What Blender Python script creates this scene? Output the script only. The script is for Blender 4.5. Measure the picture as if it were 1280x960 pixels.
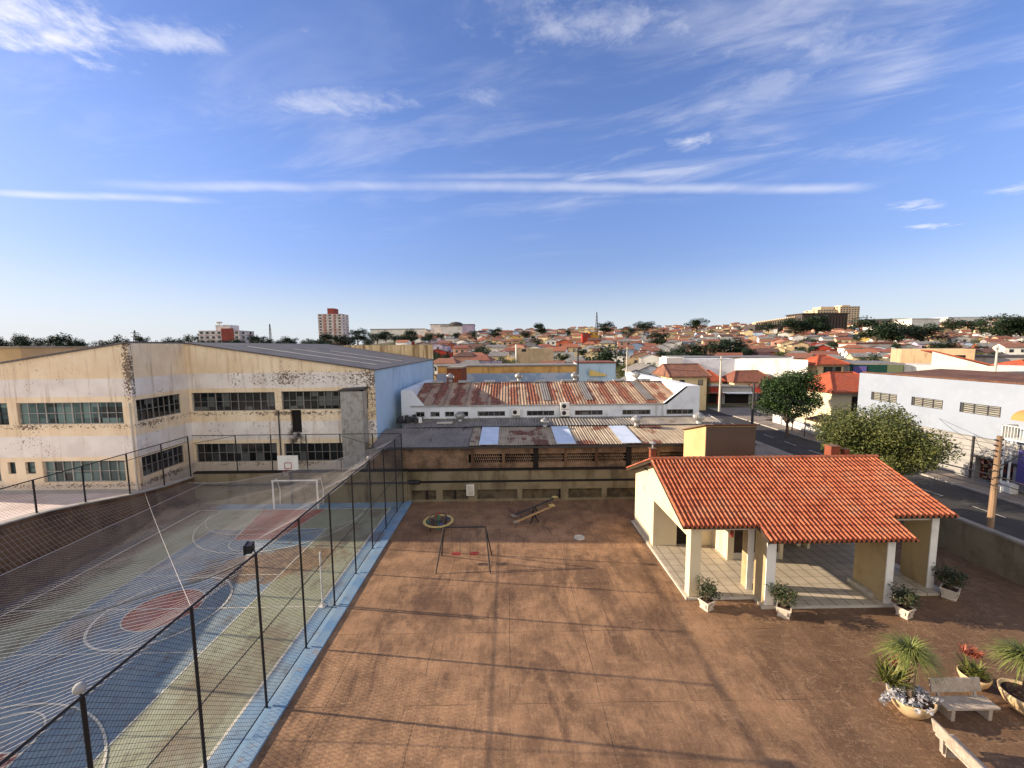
import bpy, math, random
from mathutils import Vector, Matrix, noise as mnoise
R = math.radians
for o in list(bpy.data.objects): bpy.data.objects.remove(o)
S = bpy.context.scene
col = S.collection

# ------------------------------------------------------------------ camera
CAM_H, F_PX, PITCH, ROLL, YAW = 12.0, 497.85, .0944, .009, .0092
def camdir(u, v):
    c, s = math.cos(ROLL), math.sin(ROLL)
    x, y = c*u - s*v, s*u + c*v
    cp, sp = math.cos(PITCH), math.sin(PITCH)
    fw, dn = cp - y*sp, sp + y*cp
    cy, sy = math.cos(YAW), math.sin(YAW)
    return Vector((cy*x + sy*fw, -sy*x + cy*fw, -dn))
cd = bpy.data.cameras.new('camera'); cam = bpy.data.objects.new('camera', cd); col.objects.link(cam)
cd.sensor_width = 36; cd.lens = F_PX/1280*36; cd.clip_start = .1; cd.clip_end = 9000
f0 = camdir(0, 0); rv = camdir(1, 0)-f0; uv = -(camdir(0, 1)-f0)
m = Matrix((rv.normalized(), uv.normalized(), -f0.normalized())).transposed().to_4x4()
m.translation = (0, 0, CAM_H); cam.matrix_world = m
S.camera = cam

# ------------------------------------------------------------------ sun, sky, exposure
SUN_EL, SUN_AZ = R(19), R(7.65)          # sun stands to the west (-X), a little beyond the scene
sun_dir = Vector((-math.cos(SUN_EL)*math.cos(SUN_AZ), math.cos(SUN_EL)*math.sin(SUN_AZ), math.sin(SUN_EL)))
sd = bpy.data.lights.new('sun', 'SUN'); sd.energy = 4.7; sd.angle = R(.5); sd.color = (1, .85, .66)
so = bpy.data.objects.new('sun', sd); col.objects.link(so); so.location = (-80, 0, 60)
so.rotation_euler = sun_dir.to_track_quat('Z', 'Y').to_euler()
S.view_settings.view_transform = 'Standard'; S.view_settings.look = 'None'
S.view_settings.exposure = .95; S.view_settings.gamma = 1; S.view_settings.use_curve_mapping = False
S.render.resolution_x, S.render.resolution_y = 1024, 768

W = bpy.data.worlds.new('World'); S.world = W; W.use_nodes = True
def build_world():
    nt = W.node_tree; N = nt.nodes; L = nt.links; N.clear()
    def n(t, **k):
        d = N.new(t)
        for a, b in k.items(): setattr(d, a, b)
        return d
    def mth(op, a, b=None, c=None, clamp=False):
        d = n('ShaderNodeMath', operation=op, use_clamp=clamp)
        for i, v in enumerate((a, b, c)):
            if v is None: continue
            if isinstance(v, (int, float)): d.inputs[i].default_value = v
            else: L.new(v, d.inputs[i])
        return d.outputs[0]
    def mrange(v, a, b, c=0, d_=1):
        d = n('ShaderNodeMapRange', interpolation_type='SMOOTHSTEP')
        L.new(v, d.inputs[0])
        for i, x in enumerate((a, b, c, d_)): d.inputs[i+1].default_value = x
        return d.outputs[0]
    out = n('ShaderNodeOutputWorld'); bg = n('ShaderNodeBackground'); bg.inputs[1].default_value = .108
    sky = n('ShaderNodeTexSky', sky_type='NISHITA', sun_disc=False, sun_elevation=SUN_EL, sun_rotation=R(-82.35),
            air_density=1.0, dust_density=.35, ozone_density=2.2, altitude=600)
    tint = n('ShaderNodeMix', data_type='RGBA', blend_type='MULTIPLY'); tint.inputs[0].default_value = 1
    L.new(sky.outputs[0], tint.inputs[6]); tint.inputs[7].default_value = (1.15, .98, 1.12, 1)
    tc = n('ShaderNodeTexCoord'); sx = n('ShaderNodeSeparateXYZ'); L.new(tc.outputs['Generated'], sx.inputs[0])
    X, Y, Z = sx.outputs
    hs = n('ShaderNodeHueSaturation'); hs.inputs['Saturation'].default_value = 1.13; L.new(tint.outputs[2], hs.inputs['Color']); L.new(mth('MULTIPLY', mrange(Z, 0, .42, .62, 1.0), mrange(X, -1, .2, .84, 1)), hs.inputs['Value'])
    zc = mth('MAXIMUM', Z, .02)
    px, py = mth('DIVIDE', X, zc), mth('DIVIDE', Y, zc)          # position on a flat cloud layer one unit up
    def vec(a, b, c=0):
        d = n('ShaderNodeCombineXYZ')
        for i, v in enumerate((a, b, c)):
            if isinstance(v, (int, float)): d.inputs[i].default_value = v
            else: L.new(v, d.inputs[i])
        return d.outputs[0]
    def noise(v, sc, det=6, ro=.55, dist=0):
        d = n('ShaderNodeTexNoise'); L.new(v, d.inputs['Vector'])
        d.inputs['Scale'].default_value = sc; d.inputs['Detail'].default_value = det
        d.inputs['Roughness'].default_value = ro; d.inputs['Distortion'].default_value = dist
        return d.outputs[0]
    # thin cirrus: fine streaks inside wide patches, combed along one direction
    a = mth('ADD', mth('MULTIPLY', px, .94), mth('MULTIPLY', py, -.34)); b = mth('ADD', mth('MULTIPLY', px, .34), mth('MULTIPLY', py, .94))
    st = noise(vec(mth('MULTIPLY', a, .55), mth('MULTIPLY', b, 1.5), 3.1), 2.2, 9, .62, .5)
    patch = noise(vec(px, py, 8.7), .62, 3, .5, .2)
    side = mrange(px, -.6, 1.3, .35, 1.0)
    cir = mth('MULTIPLY', mth('MULTIPLY', mrange(st, .42, .80), mrange(patch, .38, .60)), side)
    cir = mth('MULTIPLY', cir, mrange(Z, .16, .42))
    # placed wisps: (px, py, half length, half width, strength)
    tot = mth('MULTIPLY', cir, .68)
    wn = noise(vec(px, py, 1.7), 4.5, 8, .68, .6)
    wn2 = noise(vec(mth('MULTIPLY', px, 1.), mth('MULTIPLY', py, 1.), 5.5), 9, 6, .65, .3)
    for (cx, cy, lx, ly, k) in WISPS:
        d = mth('SQRT', mth('ADD', mth('POWER', mth('MULTIPLY', mth('SUBTRACT', px, cx), 1/lx), 2), mth('POWER', mth('MULTIPLY', mth('SUBTRACT', py, cy), 1/ly), 2)))
        e = mth('SUBTRACT', 1, d)
        e = mth('ADD', e, mth('MULTIPLY', mth('SUBTRACT', mth('ADD', mth('MULTIPLY', wn, .55), mth('MULTIPLY', wn2, .45)), .5), 4.2))
        tot = mth('MAXIMUM', tot, mth('MULTIPLY', mrange(e, .0, 1.4), k))
    # old contrails: long straight lines on the same layer
    for (y0, sl, w, xa, xb, k) in TRAILS:
        t = mth('SUBTRACT', mth('SUBTRACT', py, mth('MULTIPLY', px, sl)), y0)
        t = mth('ADD', t, mth('MULTIPLY', mth('SUBTRACT', noise(vec(px, mth('MULTIPLY', py, .3), 2.2), 2.2, 5, .6), .5), w*1.3))
        e = mrange(mth('ABSOLUTE', t), w*1.25, 0)
        br = mrange(noise(vec(px, 0, y0), 1.1, 4, .6), .28, .6, .25, 1)
        ends = mth('MULTIPLY', mrange(px, xa-.25, xa+.25), mrange(px, xb+.12, xb-.25))
        tot = mth('MAXIMUM', tot, mth('MULTIPLY', mth('MULTIPLY', mth('MULTIPLY', e, br), ends), k))
    mx = n('ShaderNodeMix', data_type='RGBA'); L.new(mth('MINIMUM', tot, .92), mx.inputs[0])
    pale = n('ShaderNodeMix', data_type='RGBA'); L.new(mrange(Z, .20, -.02, 0, .85), pale.inputs[0]); L.new(hs.outputs[0], pale.inputs[6]); pale.inputs[7].default_value = (3.35, 3.85, 4.4, 1)
    L.new(pale.outputs[2], mx.inputs[6]); mx.inputs[7].default_value = CLOUD_COL
    # unseen cloud fill added behind the camera to brighten shaded fronts
    fill_bank = n('ShaderNodeMix', data_type='RGBA'); bn = noise(tc.outputs['Generated'], 2.6, 8, .6, .4)
    L.new(mth('MULTIPLY', mth('MULTIPLY', mrange(Y, -.12, -.5), mrange(bn, .34, .56)), mrange(Z, -.05, .1)), fill_bank.inputs[0])
    L.new(mx.outputs[2], fill_bank.inputs[6]); fill_bank.inputs[7].default_value = (6.4, 6.1, 5.75, 1)
    L.new(fill_bank.outputs[2], bg.inputs[0]); L.new(bg.outputs[0], out.inputs[0])
CLOUD_COL = (5.0, 5.0, 5.3, 1)
def skyp(x, y):
    d = camdir((x-640)/F_PX, (y-480)/F_PX); return d.x/d.z, d.y/d.z
WISPS = []
for (x, y, lx, ly, k) in [(20, 20, .34, .24, 1.0), (60, 45, .16, .12, .9), (225, 50, .34, .10, .55), (420, 130, .34, .12, .42), (862, 176, .14, .10, .6), (1148, 256, .26, .16, .6),
                          (1162, 283, .24, .10, .8), (1265, 236, .22, .14, .45), (760, 30, .5, .14, .40), (1010, 50, .5, .16, .32), (950, 110, .34, .2, .25), (610, 120, .1, .1, .3), (1100, 190, .6, .2, .16)]:
    a, b = skyp(x, y); WISPS.append((a, b, lx, ly, k))
TRAILS = []
for (xa, ya, xb, yb, w, k) in [(150, 232, 1085, 236, .10, .40), (-10, 241, 265, 250, .085, .55), (520, 222, 720, 220, .06, .30), (1100, 366, 1280, 348, .12, .16)]:
    p, q = skyp(xa, ya), skyp(xb, yb); sl = (q[1]-p[1])/(q[0]-p[0])
    TRAILS.append((p[1]-sl*p[0], sl, w, p[0], q[0], k))
build_world()

# ------------------------------------------------------------------ materials
def srgb(r, g, b):
    f = lambda c: (c/255/12.92) if c/255 <= .04045 else ((c/255+.055)/1.055)**2.4
    return (f(r), f(g), f(b), 1)
MATS = {}
class NT:
    """small wrapper for building node trees"""
    def __init__(s, name, rough=.85, spec=.25, metal=0):
        s.m = bpy.data.materials.new(name); s.m.use_nodes = True; s.t = s.m.node_tree; s.N = s.t.nodes; s.L = s.t.links
        s.b = s.N['Principled BSDF']; s.b.inputs['Roughness'].default_value = rough; s.b.inputs['Metallic'].default_value = metal
        s.b.inputs['Specular IOR Level'].default_value = spec
        g = s.N.new('ShaderNodeNewGeometry'); s.pos = g.outputs['Position']; s.isl = g.outputs['Random Per Island']; s.nor = g.outputs['Normal']
        MATS[name] = s.m
    def set(s, i, d, v):
        if isinstance(v, (int, float)): d.inputs[i].default_value = v
        elif isinstance(v, (tuple, list)): d.inputs[i].default_value = v
        else: s.L.new(v, d.inputs[i])
    def math(s, op, a, b=None, clamp=False):
        d = s.N.new('ShaderNodeMath'); d.operation = op; d.use_clamp = clamp; s.set(0, d, a)
        if b is not None: s.set(1, d, b)
        return d.outputs[0]
    def sep(s, v=None):
        d = s.N.new('ShaderNodeSeparateXYZ'); s.L.new(v or s.pos, d.inputs[0]); return d.outputs
    def comb(s, x, y, z):
        d = s.N.new('ShaderNodeCombineXYZ')
        for i, v in enumerate((x, y, z)): s.set(i, d, v)
        return d.outputs[0]
    def obj(s): return s.N.new('ShaderNodeTexCoord').outputs['Object']
    def noise(s, sc=1, det=4, ro=.55, st=(1, 1, 1), dist=0, v=None, off=0):
        mp = s.N.new('ShaderNodeMapping'); s.L.new(v or s.pos, mp.inputs[0]); mp.inputs['Scale'].default_value = st; mp.inputs['Location'].default_value = (off, off*1.7, off*.6)
        d = s.N.new('ShaderNodeTexNoise'); s.L.new(mp.outputs[0], d.inputs['Vector']); d.inputs['Scale'].default_value = sc
        d.inputs['Detail'].default_value = det; d.inputs['Roughness'].default_value = ro; d.inputs['Distortion'].default_value = dist
        return d.outputs[0]
    def rng(s, v, a, b, c=0., d_=1., smooth=True):
        d = s.N.new('ShaderNodeMapRange'); d.interpolation_type = 'SMOOTHSTEP' if smooth else 'LINEAR'
        s.set(0, d, v)
        for i, x in enumerate((a, b, c, d_)): d.inputs[i+1].default_value = x
        return d.outputs[0]
    def mix(s, f, a, b, mode='MIX'):
        d = s.N.new('ShaderNodeMix'); d.data_type = 'RGBA'; d.blend_type = mode
        s.set(0, d, f); s.set(6, d, a); s.set(7, d, b); return d.outputs[2]
    def white(s, v):
        d = s.N.new('ShaderNodeTexWhiteNoise'); d.noise_dimensions = '3D'; s.L.new(v, d.inputs[0]); return d.outputs[0]
    def snap(s, v, inc):
        d = s.N.new('ShaderNodeVectorMath'); d.operation = 'SNAP'; s.L.new(v, d.inputs[0]); d.inputs[1].default_value = inc; return d.outputs[0]
    def wave(s, v, scale, axis='X', prof='SIN'):
        d = s.N.new('ShaderNodeTexWave'); d.bands_direction = axis; d.wave_profile = prof; s.L.new(v or s.pos, d.inputs['Vector']); d.inputs['Scale'].default_value = scale
        return d.outputs['Fac']
    def lines(s, c, period, width):
        """1 on thin lines every `period` along scalar c"""
        a = s.math('PINGPONG', c, period/2); return s.rng(a, width/2, width*.35, smooth=False)
    def bump(s, h, st=.3, d_=.02):
        d = s.N.new('ShaderNodeBump'); d.inputs['Strength'].default_value = st; d.inputs['Distance'].default_value = d_
        s.L.new(h, d.inputs['Height']); s.L.new(d.outputs[0], s.b.inputs['Normal'])
    def color(s, c): s.set('Base Color', s.b, c); return s.m

def mat(name, c, rough=.85, var=(), bump=None, spec=.25, metal=0, local=False):
    """plain procedural surface: base colour plus noise layers (colour, scale, lo, hi, amount, stretch)"""
    t = NT(name, rough, spec, metal); out = c; v = t.obj() if local else None
    for i, l in enumerate(var):
        l = tuple(l)+((1, 1, 1),) if len(l) == 5 else l
        f = t.math('MULTIPLY', t.rng(t.noise(l[1], 5, .6, l[5], v=v, off=i*7.3), l[2], l[3]), l[4])
        out = t.mix(f, out, l[0])
    if bump: t.bump(t.noise(bump[0], 5, .6, v=v), bump[1], bump[2] if len(bump) > 2 else .02)
    return t.color(out)

G3 = lambda v: (v, v, v, 1)
def leafmat(name, a, b, c, rough=.55, trans=.0):
    t = NT(name, rough, .25)
    x = t.mix(t.rng(t.isl, 0, .6, smooth=False), a, b); x = t.mix(t.rng(t.isl, .72, 1, smooth=False), x, c)
    x = t.mix(t.math('MULTIPLY', t.rng(t.noise(.9, 2), .35, .65), .35), x, a)
    return t.color(x)

def mat_yard():
    t = NT('stained_concrete', .8, .3)
    c = t.mix(t.rng(t.noise(.8, 8, .68), .34, .66), srgb(128, 97, 70), srgb(172, 132, 96))
    f = t.noise(5.5, 9, .85, (1, .14, 1)); c = t.mix(t.math('MULTIPLY', t.rng(f, .49, .68), .7), c, srgb(92, 64, 46))
    f = t.noise(8, 9, .85, (1.2, .2, 1), off=9); c = t.mix(t.math('MULTIPLY', t.rng(f, .52, .70), .55), c, srgb(220, 172, 126))
    f = t.noise(.22, 6, .62, off=3); c = t.mix(t.math('MULTIPLY', t.rng(f, .5, .68), .6), c, srgb(88, 62, 46))
    f = t.noise(.5, 7, .7, (1, .35, 1), .6, off=31); c = t.mix(t.math('MULTIPLY', t.rng(f, .53, .64), .6), c, srgb(78, 56, 44))
    xx, yy, zz = t.sep()
    damp = t.rng(t.math('ADD', t.math('SUBTRACT', xx, t.math('MULTIPLY', yy, .25)), t.math('MULTIPLY', t.noise(.35, 5, .6, off=4), 9)), 4.5, 15)    # older, mossier slabs to the east
    c = t.mix(t.math('MULTIPLY', damp, .72), c, srgb(84, 63, 46))
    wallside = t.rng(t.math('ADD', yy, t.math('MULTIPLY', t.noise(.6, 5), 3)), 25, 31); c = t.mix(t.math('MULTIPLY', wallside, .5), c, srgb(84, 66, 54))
    j = t.math('MAXIMUM', t.lines(t.math('ADD', xx, t.math('MULTIPLY', t.noise(.8, 3), .10)), 3.1, .03), t.lines(t.math('ADD', t.math('ADD', yy, 1.2), t.math('MULTIPLY', t.noise(.8, 3, off=5), .12)), 3.4, .03))
    j = t.math('MULTIPLY', j, t.rng(t.noise(.5, 4, off=8), .40, .56))
    c = t.mix(t.math('MULTIPLY', j, .75), c, srgb(52, 38, 32))
    cr = t.noise(.42, 9, .66, (1, 1, 1), 1.2, off=17); cr = t.rng(t.math('ABSOLUTE', t.math('SUBTRACT', cr, .5)), .0045, .001)
    c = t.mix(t.math('MULTIPLY', t.math('MULTIPLY', cr, t.rng(t.noise(.25, 3, off=6), .5, .58)), .65), c, srgb(50, 38, 34))
    cr2 = t.noise(.33, 9, .7, (1, 1, 1), 1.4, off=41); cr2 = t.rng(t.math('ABSOLUTE', t.math('SUBTRACT', cr2, .5)), .005, .001)
    c = t.mix(t.math('MULTIPLY', t.math('MULTIPLY', cr2, t.rng(xx, 3, 9)), .5), c, srgb(196, 160, 126))
    g = t.noise(26, 9, .9, (1, .7, 1), off=51); c = t.mix(t.math('MULTIPLY', t.rng(g, .49, .62), .42), c, srgb(80, 56, 42)); c = t.mix(t.math('MULTIPLY', t.rng(g, .46, .38), .35), c, srgb(226, 184, 140))
    g = t.noise(5, 9, .85, (.22, 1.6, 1), off=57); c = t.mix(t.math('MULTIPLY', t.rng(g, .54, .66), .4), c, srgb(208, 170, 132))
    t.bump(t.math('ADD', t.noise(16, 6, .7), t.math('MULTIPLY', t.noise(1.2, 4), 2)), .35, .015)
    return t.color(c)

def mat_court():
    """painted sports floor: green field, blue volleyball field, red circle and keys, border, dirt"""
    t = NT('painted_court_floor', .7, .3); xx, yy, zz = t.sep()
    dx = t.math('ABSOLUTE', t.math('SUBTRACT', xx, CX)); dy = t.math('ABSOLUTE', t.math('SUBTRACT', yy, CY))
    lt = lambda a, b: t.math('LESS_THAN', a, b)
    blue = srgb(118, 136, 146); green = srgb(152, 152, 122); red = srgb(172, 98, 80); border = srgb(124, 154, 178)
    inb = t.math('MULTIPLY', lt(dx, HW), lt(dy, HB)); c = t.mix(inb, border, green)
    c = t.mix(t.math('MULTIPLY', lt(dx, VW), lt(dy, VL)), c, blue)
    kf = t.math('SUBTRACT', HB, dy)                                   # distance from the baseline
    kw = t.math('SUBTRACT', 2.38, t.math('MULTIPLY', kf, .2134))
    key = t.math('MULTIPLY', t.math('MULTIPLY', lt(dx, kw), lt(kf, 4.78)), t.math('GREATER_THAN', kf, 0)); c = t.mix(key, c, red)
    rr = t.math('SQRT', t.math('ADD', t.math('MULTIPLY', dx, dx), t.math('MULTIPLY', dy, dy))); c = t.mix(lt(rr, 1.46), c, red)
    fd = t.rng(t.noise(.7, 7, .65), .35, .7); c = t.mix(t.math('MULTIPLY', fd, .35), c, srgb(176, 178, 160))
    d = t.noise(.28, 7, .6, off=12); c = t.mix(t.math('MULTIPLY', t.rng(d, .50, .66), .65), c, srgb(120, 98, 78)); d = t.noise(1.4, 8, .72, (1, .6, 1), off=33); c = t.mix(t.math('MULTIPLY', t.rng(d, .53, .66), .5), c, srgb(96, 78, 66))
    # mud washed across the floor
    ex = t.math('SUBTRACT', xx, -13.2); ey = t.math('SUBTRACT', yy, 21.4)
    e = t.math('SQRT', t.math('ADD', t.math('POWER', t.math('MULTIPLY', t.math('ADD', ex, t.math('MULTIPLY', ey, -.7)), .27), 2), t.math('POWER', t.math('MULTIPLY', ey, .46), 2)))
    e = t.math('ADD', e, t.math('MULTIPLY', t.math('SUBTRACT', t.noise(.9, 7, .6, off=21), .5), 1.5)); mud = t.rng(e, 1.0, .72)
    mc = t.mix(t.rng(t.noise(2.2, 7, .7), .35, .65), srgb(104, 80, 60), srgb(152, 122, 90)); c = t.mix(t.math('MULTIPLY', mud, .85), c, mc)
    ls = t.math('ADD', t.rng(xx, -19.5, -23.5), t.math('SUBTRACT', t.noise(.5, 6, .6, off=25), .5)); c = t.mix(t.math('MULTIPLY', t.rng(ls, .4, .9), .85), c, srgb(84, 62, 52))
    f = t.noise(16, 5, .7); c = t.mix(t.math('MULTIPLY', t.rng(f, .5, .75), .3), c, srgb(70, 66, 62))
    t.bump(t.noise(20, 4), .15, .01)
    return t.color(c)
CX, CY, HW, HB, VW, VL = -16.04, 17.585, 7.09, 11.39, 3.77, 8.12

def mat_hall():
    t = NT('peeling_banded_paint', .9, .15); xx, yy, zz = t.sep()
    w = t.math('ADD', zz, t.math('MULTIPLY', t.math('SUBTRACT', t.noise(1.5, 3), .5), .12))
    cream = t.mix(t.rng(t.noise(.5, 6, .6), .35, .65), srgb(242, 222, 190), srgb(230, 206, 170)); white = t.mix(t.rng(t.noise(.5, 6, .6, off=3), .35, .65), srgb(238, 230, 220), srgb(222, 212, 202))
    b = t.math('ADD', t.math('MULTIPLY', t.math('GREATER_THAN', w, 4.45), t.math('LESS_THAN', w, 5.95)), t.math('MULTIPLY', t.math('GREATER_THAN', w, 8.75), t.math('LESS_THAN', w, 10.0)))
    c = t.mix(b, cream, white)
    c = t.mix(t.rng(t.math('ADD', zz, t.noise(1, 4)), 3.3, 2.8), c, srgb(204, 190, 172))
    st = t.noise(1.5, 8, .7, (1.8, 1.8, .13), off=5); c = t.mix(t.math('MULTIPLY', t.rng(st, .50, .70), .5), c, srgb(164, 130, 98))
    # flaking patches that gather at the corner, under the sills and under the roof edge
    cor = t.rng(t.math('ADD', t.math('ABSOLUTE', t.math('ADD', xx, 26.55)), t.math('MULTIPLY', t.noise(.7, 3, off=4), 1.2)), 1.25, .55)
    cor = t.math('MULTIPLY', cor, t.math('MULTIPLY', t.math('LESS_THAN', yy, 28.3), t.rng(zz, 7.5, 9.5)))
    sill = t.math('MAXIMUM', t.rng(t.math('ABSOLUTE', t.math('SUBTRACT', zz, 6.62)), .3, .05), t.rng(t.math('ABSOLUTE', t.math('SUBTRACT', zz, 2.35)), .3, .05))
    band = t.math('MULTIPLY', t.rng(t.math('ABSOLUTE', t.math('SUBTRACT', zz, 9.5)), .9, .3), t.rng(xx, -27, -19))
    rt = t.math('MULTIPLY', t.rng(xx, -13.2, -11.3), t.rng(zz, 4, 7))
    amt = t.math('MAXIMUM', t.math('MAXIMUM', t.math('MULTIPLY', cor, .25), t.math('MULTIPLY', sill, .13)), t.math('MAXIMUM', t.math('MULTIPLY', band, .12), t.math('MULTIPLY', rt, .16)))
    amt = t.math('ADD', amt, t.math('MULTIPLY', t.rng(t.noise(.33, 4, off=14), .42, .7), .10))
    fl = t.noise(6.5, 7, .66, (1, 1, 1.15), .5, off=2); k = t.rng(t.math('ADD', fl, amt), .675, .70)
    c = t.mix(k, c, t.mix(t.noise(5, 3), srgb(84, 72, 63), srgb(150, 130, 110)))
    # soot over the bricked doorway
    sx_ = t.rng(t.math('ABSOLUTE', t.math('ADD', xx, 17.75)), 1.0, .3); sz = t.math('MULTIPLY', t.rng(zz, 1.2, 4.5), t.rng(zz, 5.6, 5.0))
    c = t.mix(t.math('MULTIPLY', t.math('MULTIPLY', sx_, sz), t.rng(t.noise(2, 5), .3, .6)), c, srgb(52, 46, 42))
    t.bump(t.math('ADD', t.noise(30, 3), t.math('MULTIPLY', k, -1.5)), .3, .02)
    return t.color(c)

def mat_rust(name, base, rust, rust2, amount, per, axis, stripe=0):
    """ribbed metal or fibre sheet with rows of rust"""
    t = NT(name, .75, .3); xx, yy, zz = t.sep()
    c = t.mix(t.rng(t.noise(.8, 6, .6), .35, .65), base, tuple(x*.72 for x in base[:3])+(1,))
    sh = t.white(t.snap(t.comb(xx, t.math('ADD', yy, 0), 0), (1.05, 2.4, 1))); c = t.mix(t.math('MULTIPLY', sh, .35), c, tuple(x*.5 for x in base[:3])+(1,))
    f = t.noise(.55, 7, .62, (1.2, .7, 1), off=3); f2 = t.white(t.snap(t.comb(xx, t.math('ADD', yy, .7), 0), (1.05, 1.2, 1)))
    f2 = t.math('MULTIPLY', t.math('SUBTRACT', f2, .5), .16)
    if stripe:
        sw = t.math('PINGPONG', t.math('ADD', xx, t.math('MULTIPLY', t.noise(.5, 3, off=44), .8)), stripe/2); f2 = t.math('ADD', f2, t.math('MULTIPLY', t.rng(sw, stripe*.12, stripe*.38), .17))
        f = t.math('ADD', t.math('MULTIPLY', f, .7), .1)
    k = t.rng(t.math('ADD', f, f2), .62-amount, .70-amount)
    c = t.mix(t.math('MULTIPLY', k, .9), c, t.mix(t.rng(t.noise(2.5, 5), .35, .65), rust, rust2))
    ws = t.wave(t.comb(xx, yy, 0), per, axis); c = t.mix(t.math('MULTIPLY', t.rng(ws, .25, .0), .35), c, srgb(60, 50, 44))
    t.bump(ws, .6, .05)
    return t.color(c)

def mat_tiles(name, a, b, c_, per=None):
    t = NT(name, .75, .3); p = t.obj()
    w = t.white(t.snap(p, (.27, .36, 5))); c = t.mix(w, a, b)
    c = t.mix(t.math('MULTIPLY', t.rng(t.noise(.9, 6, .65), .45, .72), .7), c, c_)
    c = t.mix(t.math('MULTIPLY', t.rng(t.noise(6, 4, .7, off=5), .5, .75), .4), c, srgb(92, 44, 34))
    if per:
        ws = t.wave(None, per, 'DIAGONAL'); t.bump(ws, .5, .08)
    return t.color(c)

def mat_brick(name, a, b, mortar, sc=1., rot=True, dirt=.6):
    t = NT(name, .92, .1); xx, yy, zz = t.sep()
    d = t.N.new('ShaderNodeTexBrick'); t.L.new(t.comb(t.math('ADD', xx, yy), zz, 0), d.inputs['Vector'])
    d.inputs['Color1'].default_value = a; d.inputs['Color2'].default_value = b; d.inputs['Mortar'].default_value = mortar
    d.inputs['Scale'].default_value = sc; d.inputs['Brick Width'].default_value = .3; d.inputs['Row Height'].default_value = .1; d.inputs['Mortar Size'].default_value = .012
    c = t.mix(t.math('MULTIPLY', t.rng(t.noise(.7, 7, .68), .4, .65), dirt), d.outputs[0], srgb(62, 50, 42))
    c = t.mix(t.math('MULTIPLY', t.rng(t.noise(1.4, 7, .7, off=4), .52, .7), .5), c, srgb(128, 104, 80))
    t.bump(d.outputs['Fac'], -.4, .02)
    return t.color(c)

def mat_grid(name, base, line, px, py, w, rough=.5):
    t = NT(name, rough, .35); xx, yy, zz = t.sep()
    l = t.math('MAXIMUM', t.lines(xx, px, w), t.math('MULTIPLY', t.lines(yy, py, w), .55))
    c = t.mix(t.rng(t.noise(1.5, 5), .35, .65), base, tuple(x*.86 for x in base[:3])+(1,))
    return t.color(t.mix(l, c, line))

def mat_pane(name, cols, cell, rough=.12):
    t = NT(name, rough, .6); p = t.pos; xx, yy, zz = t.sep()
    w = t.white(t.snap(t.comb(t.math('ADD', xx, yy), zz, 0), cell)); c = t.mix(t.rng(w, .1, .7), cols[0], cols[1])
    c = t.mix(t.rng(w, .80, .84), c, cols[2]); return t.color(c)

mat_yard(); mat_court(); mat_hall()
BRN = srgb(92, 70, 52)
mat('ground_earth', srgb(96, 82, 62), .95, [(srgb(70, 78, 46), .02, .40, .52, .9), (srgb(126, 112, 92), .09, .5, .65, .7), (srgb(58, 66, 38), .3, .5, .65, .5)], (.5, .3, .2))
mat('asphalt', srgb(62, 60, 60), .9, [(srgb(82, 78, 74), .5, .45, .65, .5), (srgb(44, 43, 44), 1.6, .5, .7, .5, (1, .2, 1))], (30, .25, .01))
mat('pavement', srgb(140, 128, 116), .9, [(srgb(104, 94, 84), .6, .45, .68, .6), (srgb(164, 152, 138), 2.4, .5, .7, .4)], (12, .2, .01))
mat('kerb_stone', srgb(168, 160, 150), .9, [(srgb(120, 112, 100), 1.2, .45, .65, .5)])
mat('road_paint', srgb(196, 190, 176), .8, [(srgb(110, 106, 100), 2, .45, .6, .7)])
mat('blue_border_paint', srgb(126, 150, 168), .75, [(srgb(84, 126, 164), .9, .45, .65, .6), (srgb(150, 130, 108), 2.6, .55, .68, .5)], (14, .2, .01))
mat('court_line_paint', srgb(214, 206, 186), .75, [(srgb(160, 152, 132), 1.5, .48, .65, .6)])
mat('olive_wall_paint', srgb(130, 118, 94), .9, [(srgb(92, 80, 58), .6, .45, .66, .6), (srgb(70, 60, 46), 1.2, .52, .7, .6, (1, 1, .15))], (14, .15, .01))
mat('dirty_retaining_wall', srgb(112, 86, 64), .95, [(srgb(70, 50, 40), .5, .42, .62, .8), (srgb(128, 108, 84), 1.4, .52, .7, .5, (1, 1, .2))], (6, .4, .03))
mat('black_metal', srgb(26, 26, 28), .5, [(srgb(60, 44, 36), 3, .58, .7, .5)], spec=.4)
mat('dark_metal', srgb(58, 56, 56), .6, [(srgb(92, 62, 44), 2, .55, .7, .6)], spec=.4)
mat('chain_wire', srgb(50, 52, 54), .6, spec=.4)
mat('pale_cord', srgb(186, 178, 172), .8)
mat('white_paint', srgb(226, 222, 212), .7, [(srgb(190, 184, 172), 1.2, .48, .66, .5)])
mat('cream_wall', srgb(216, 200, 166), .88, [(srgb(206, 190, 152), .7, .46, .66, .5), (srgb(168, 150, 118), 1.1, .56, .74, .45, (1, 1, .2))], (18, .12, .01))
mat('grey_trim', srgb(196, 188, 172), .85, [(srgb(160, 150, 134), .9, .45, .65, .5)])
mat('warehouse_white', srgb(222, 224, 226), .85, [(srgb(188, 190, 192), .4, .45, .65, .6), (srgb(140, 132, 122), 1.2, .56, .74, .5, (1, 1, .15))], (12, .12, .01))
mat('blue_hall_paint', srgb(172, 194, 210), .85, [(srgb(180, 204, 222), .5, .42, .65, .7), (srgb(124, 156, 182), 1.2, .52, .7, .5, (1, 1, .12))], (8, .1, .01))
mat('pale_blue_paint', srgb(148, 155, 165), .8, [(srgb(138, 146, 156), .35, .45, .65, .5), (srgb(156, 162, 170), 1.6, .52, .7, .5)], (10, .08, .01))
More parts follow.
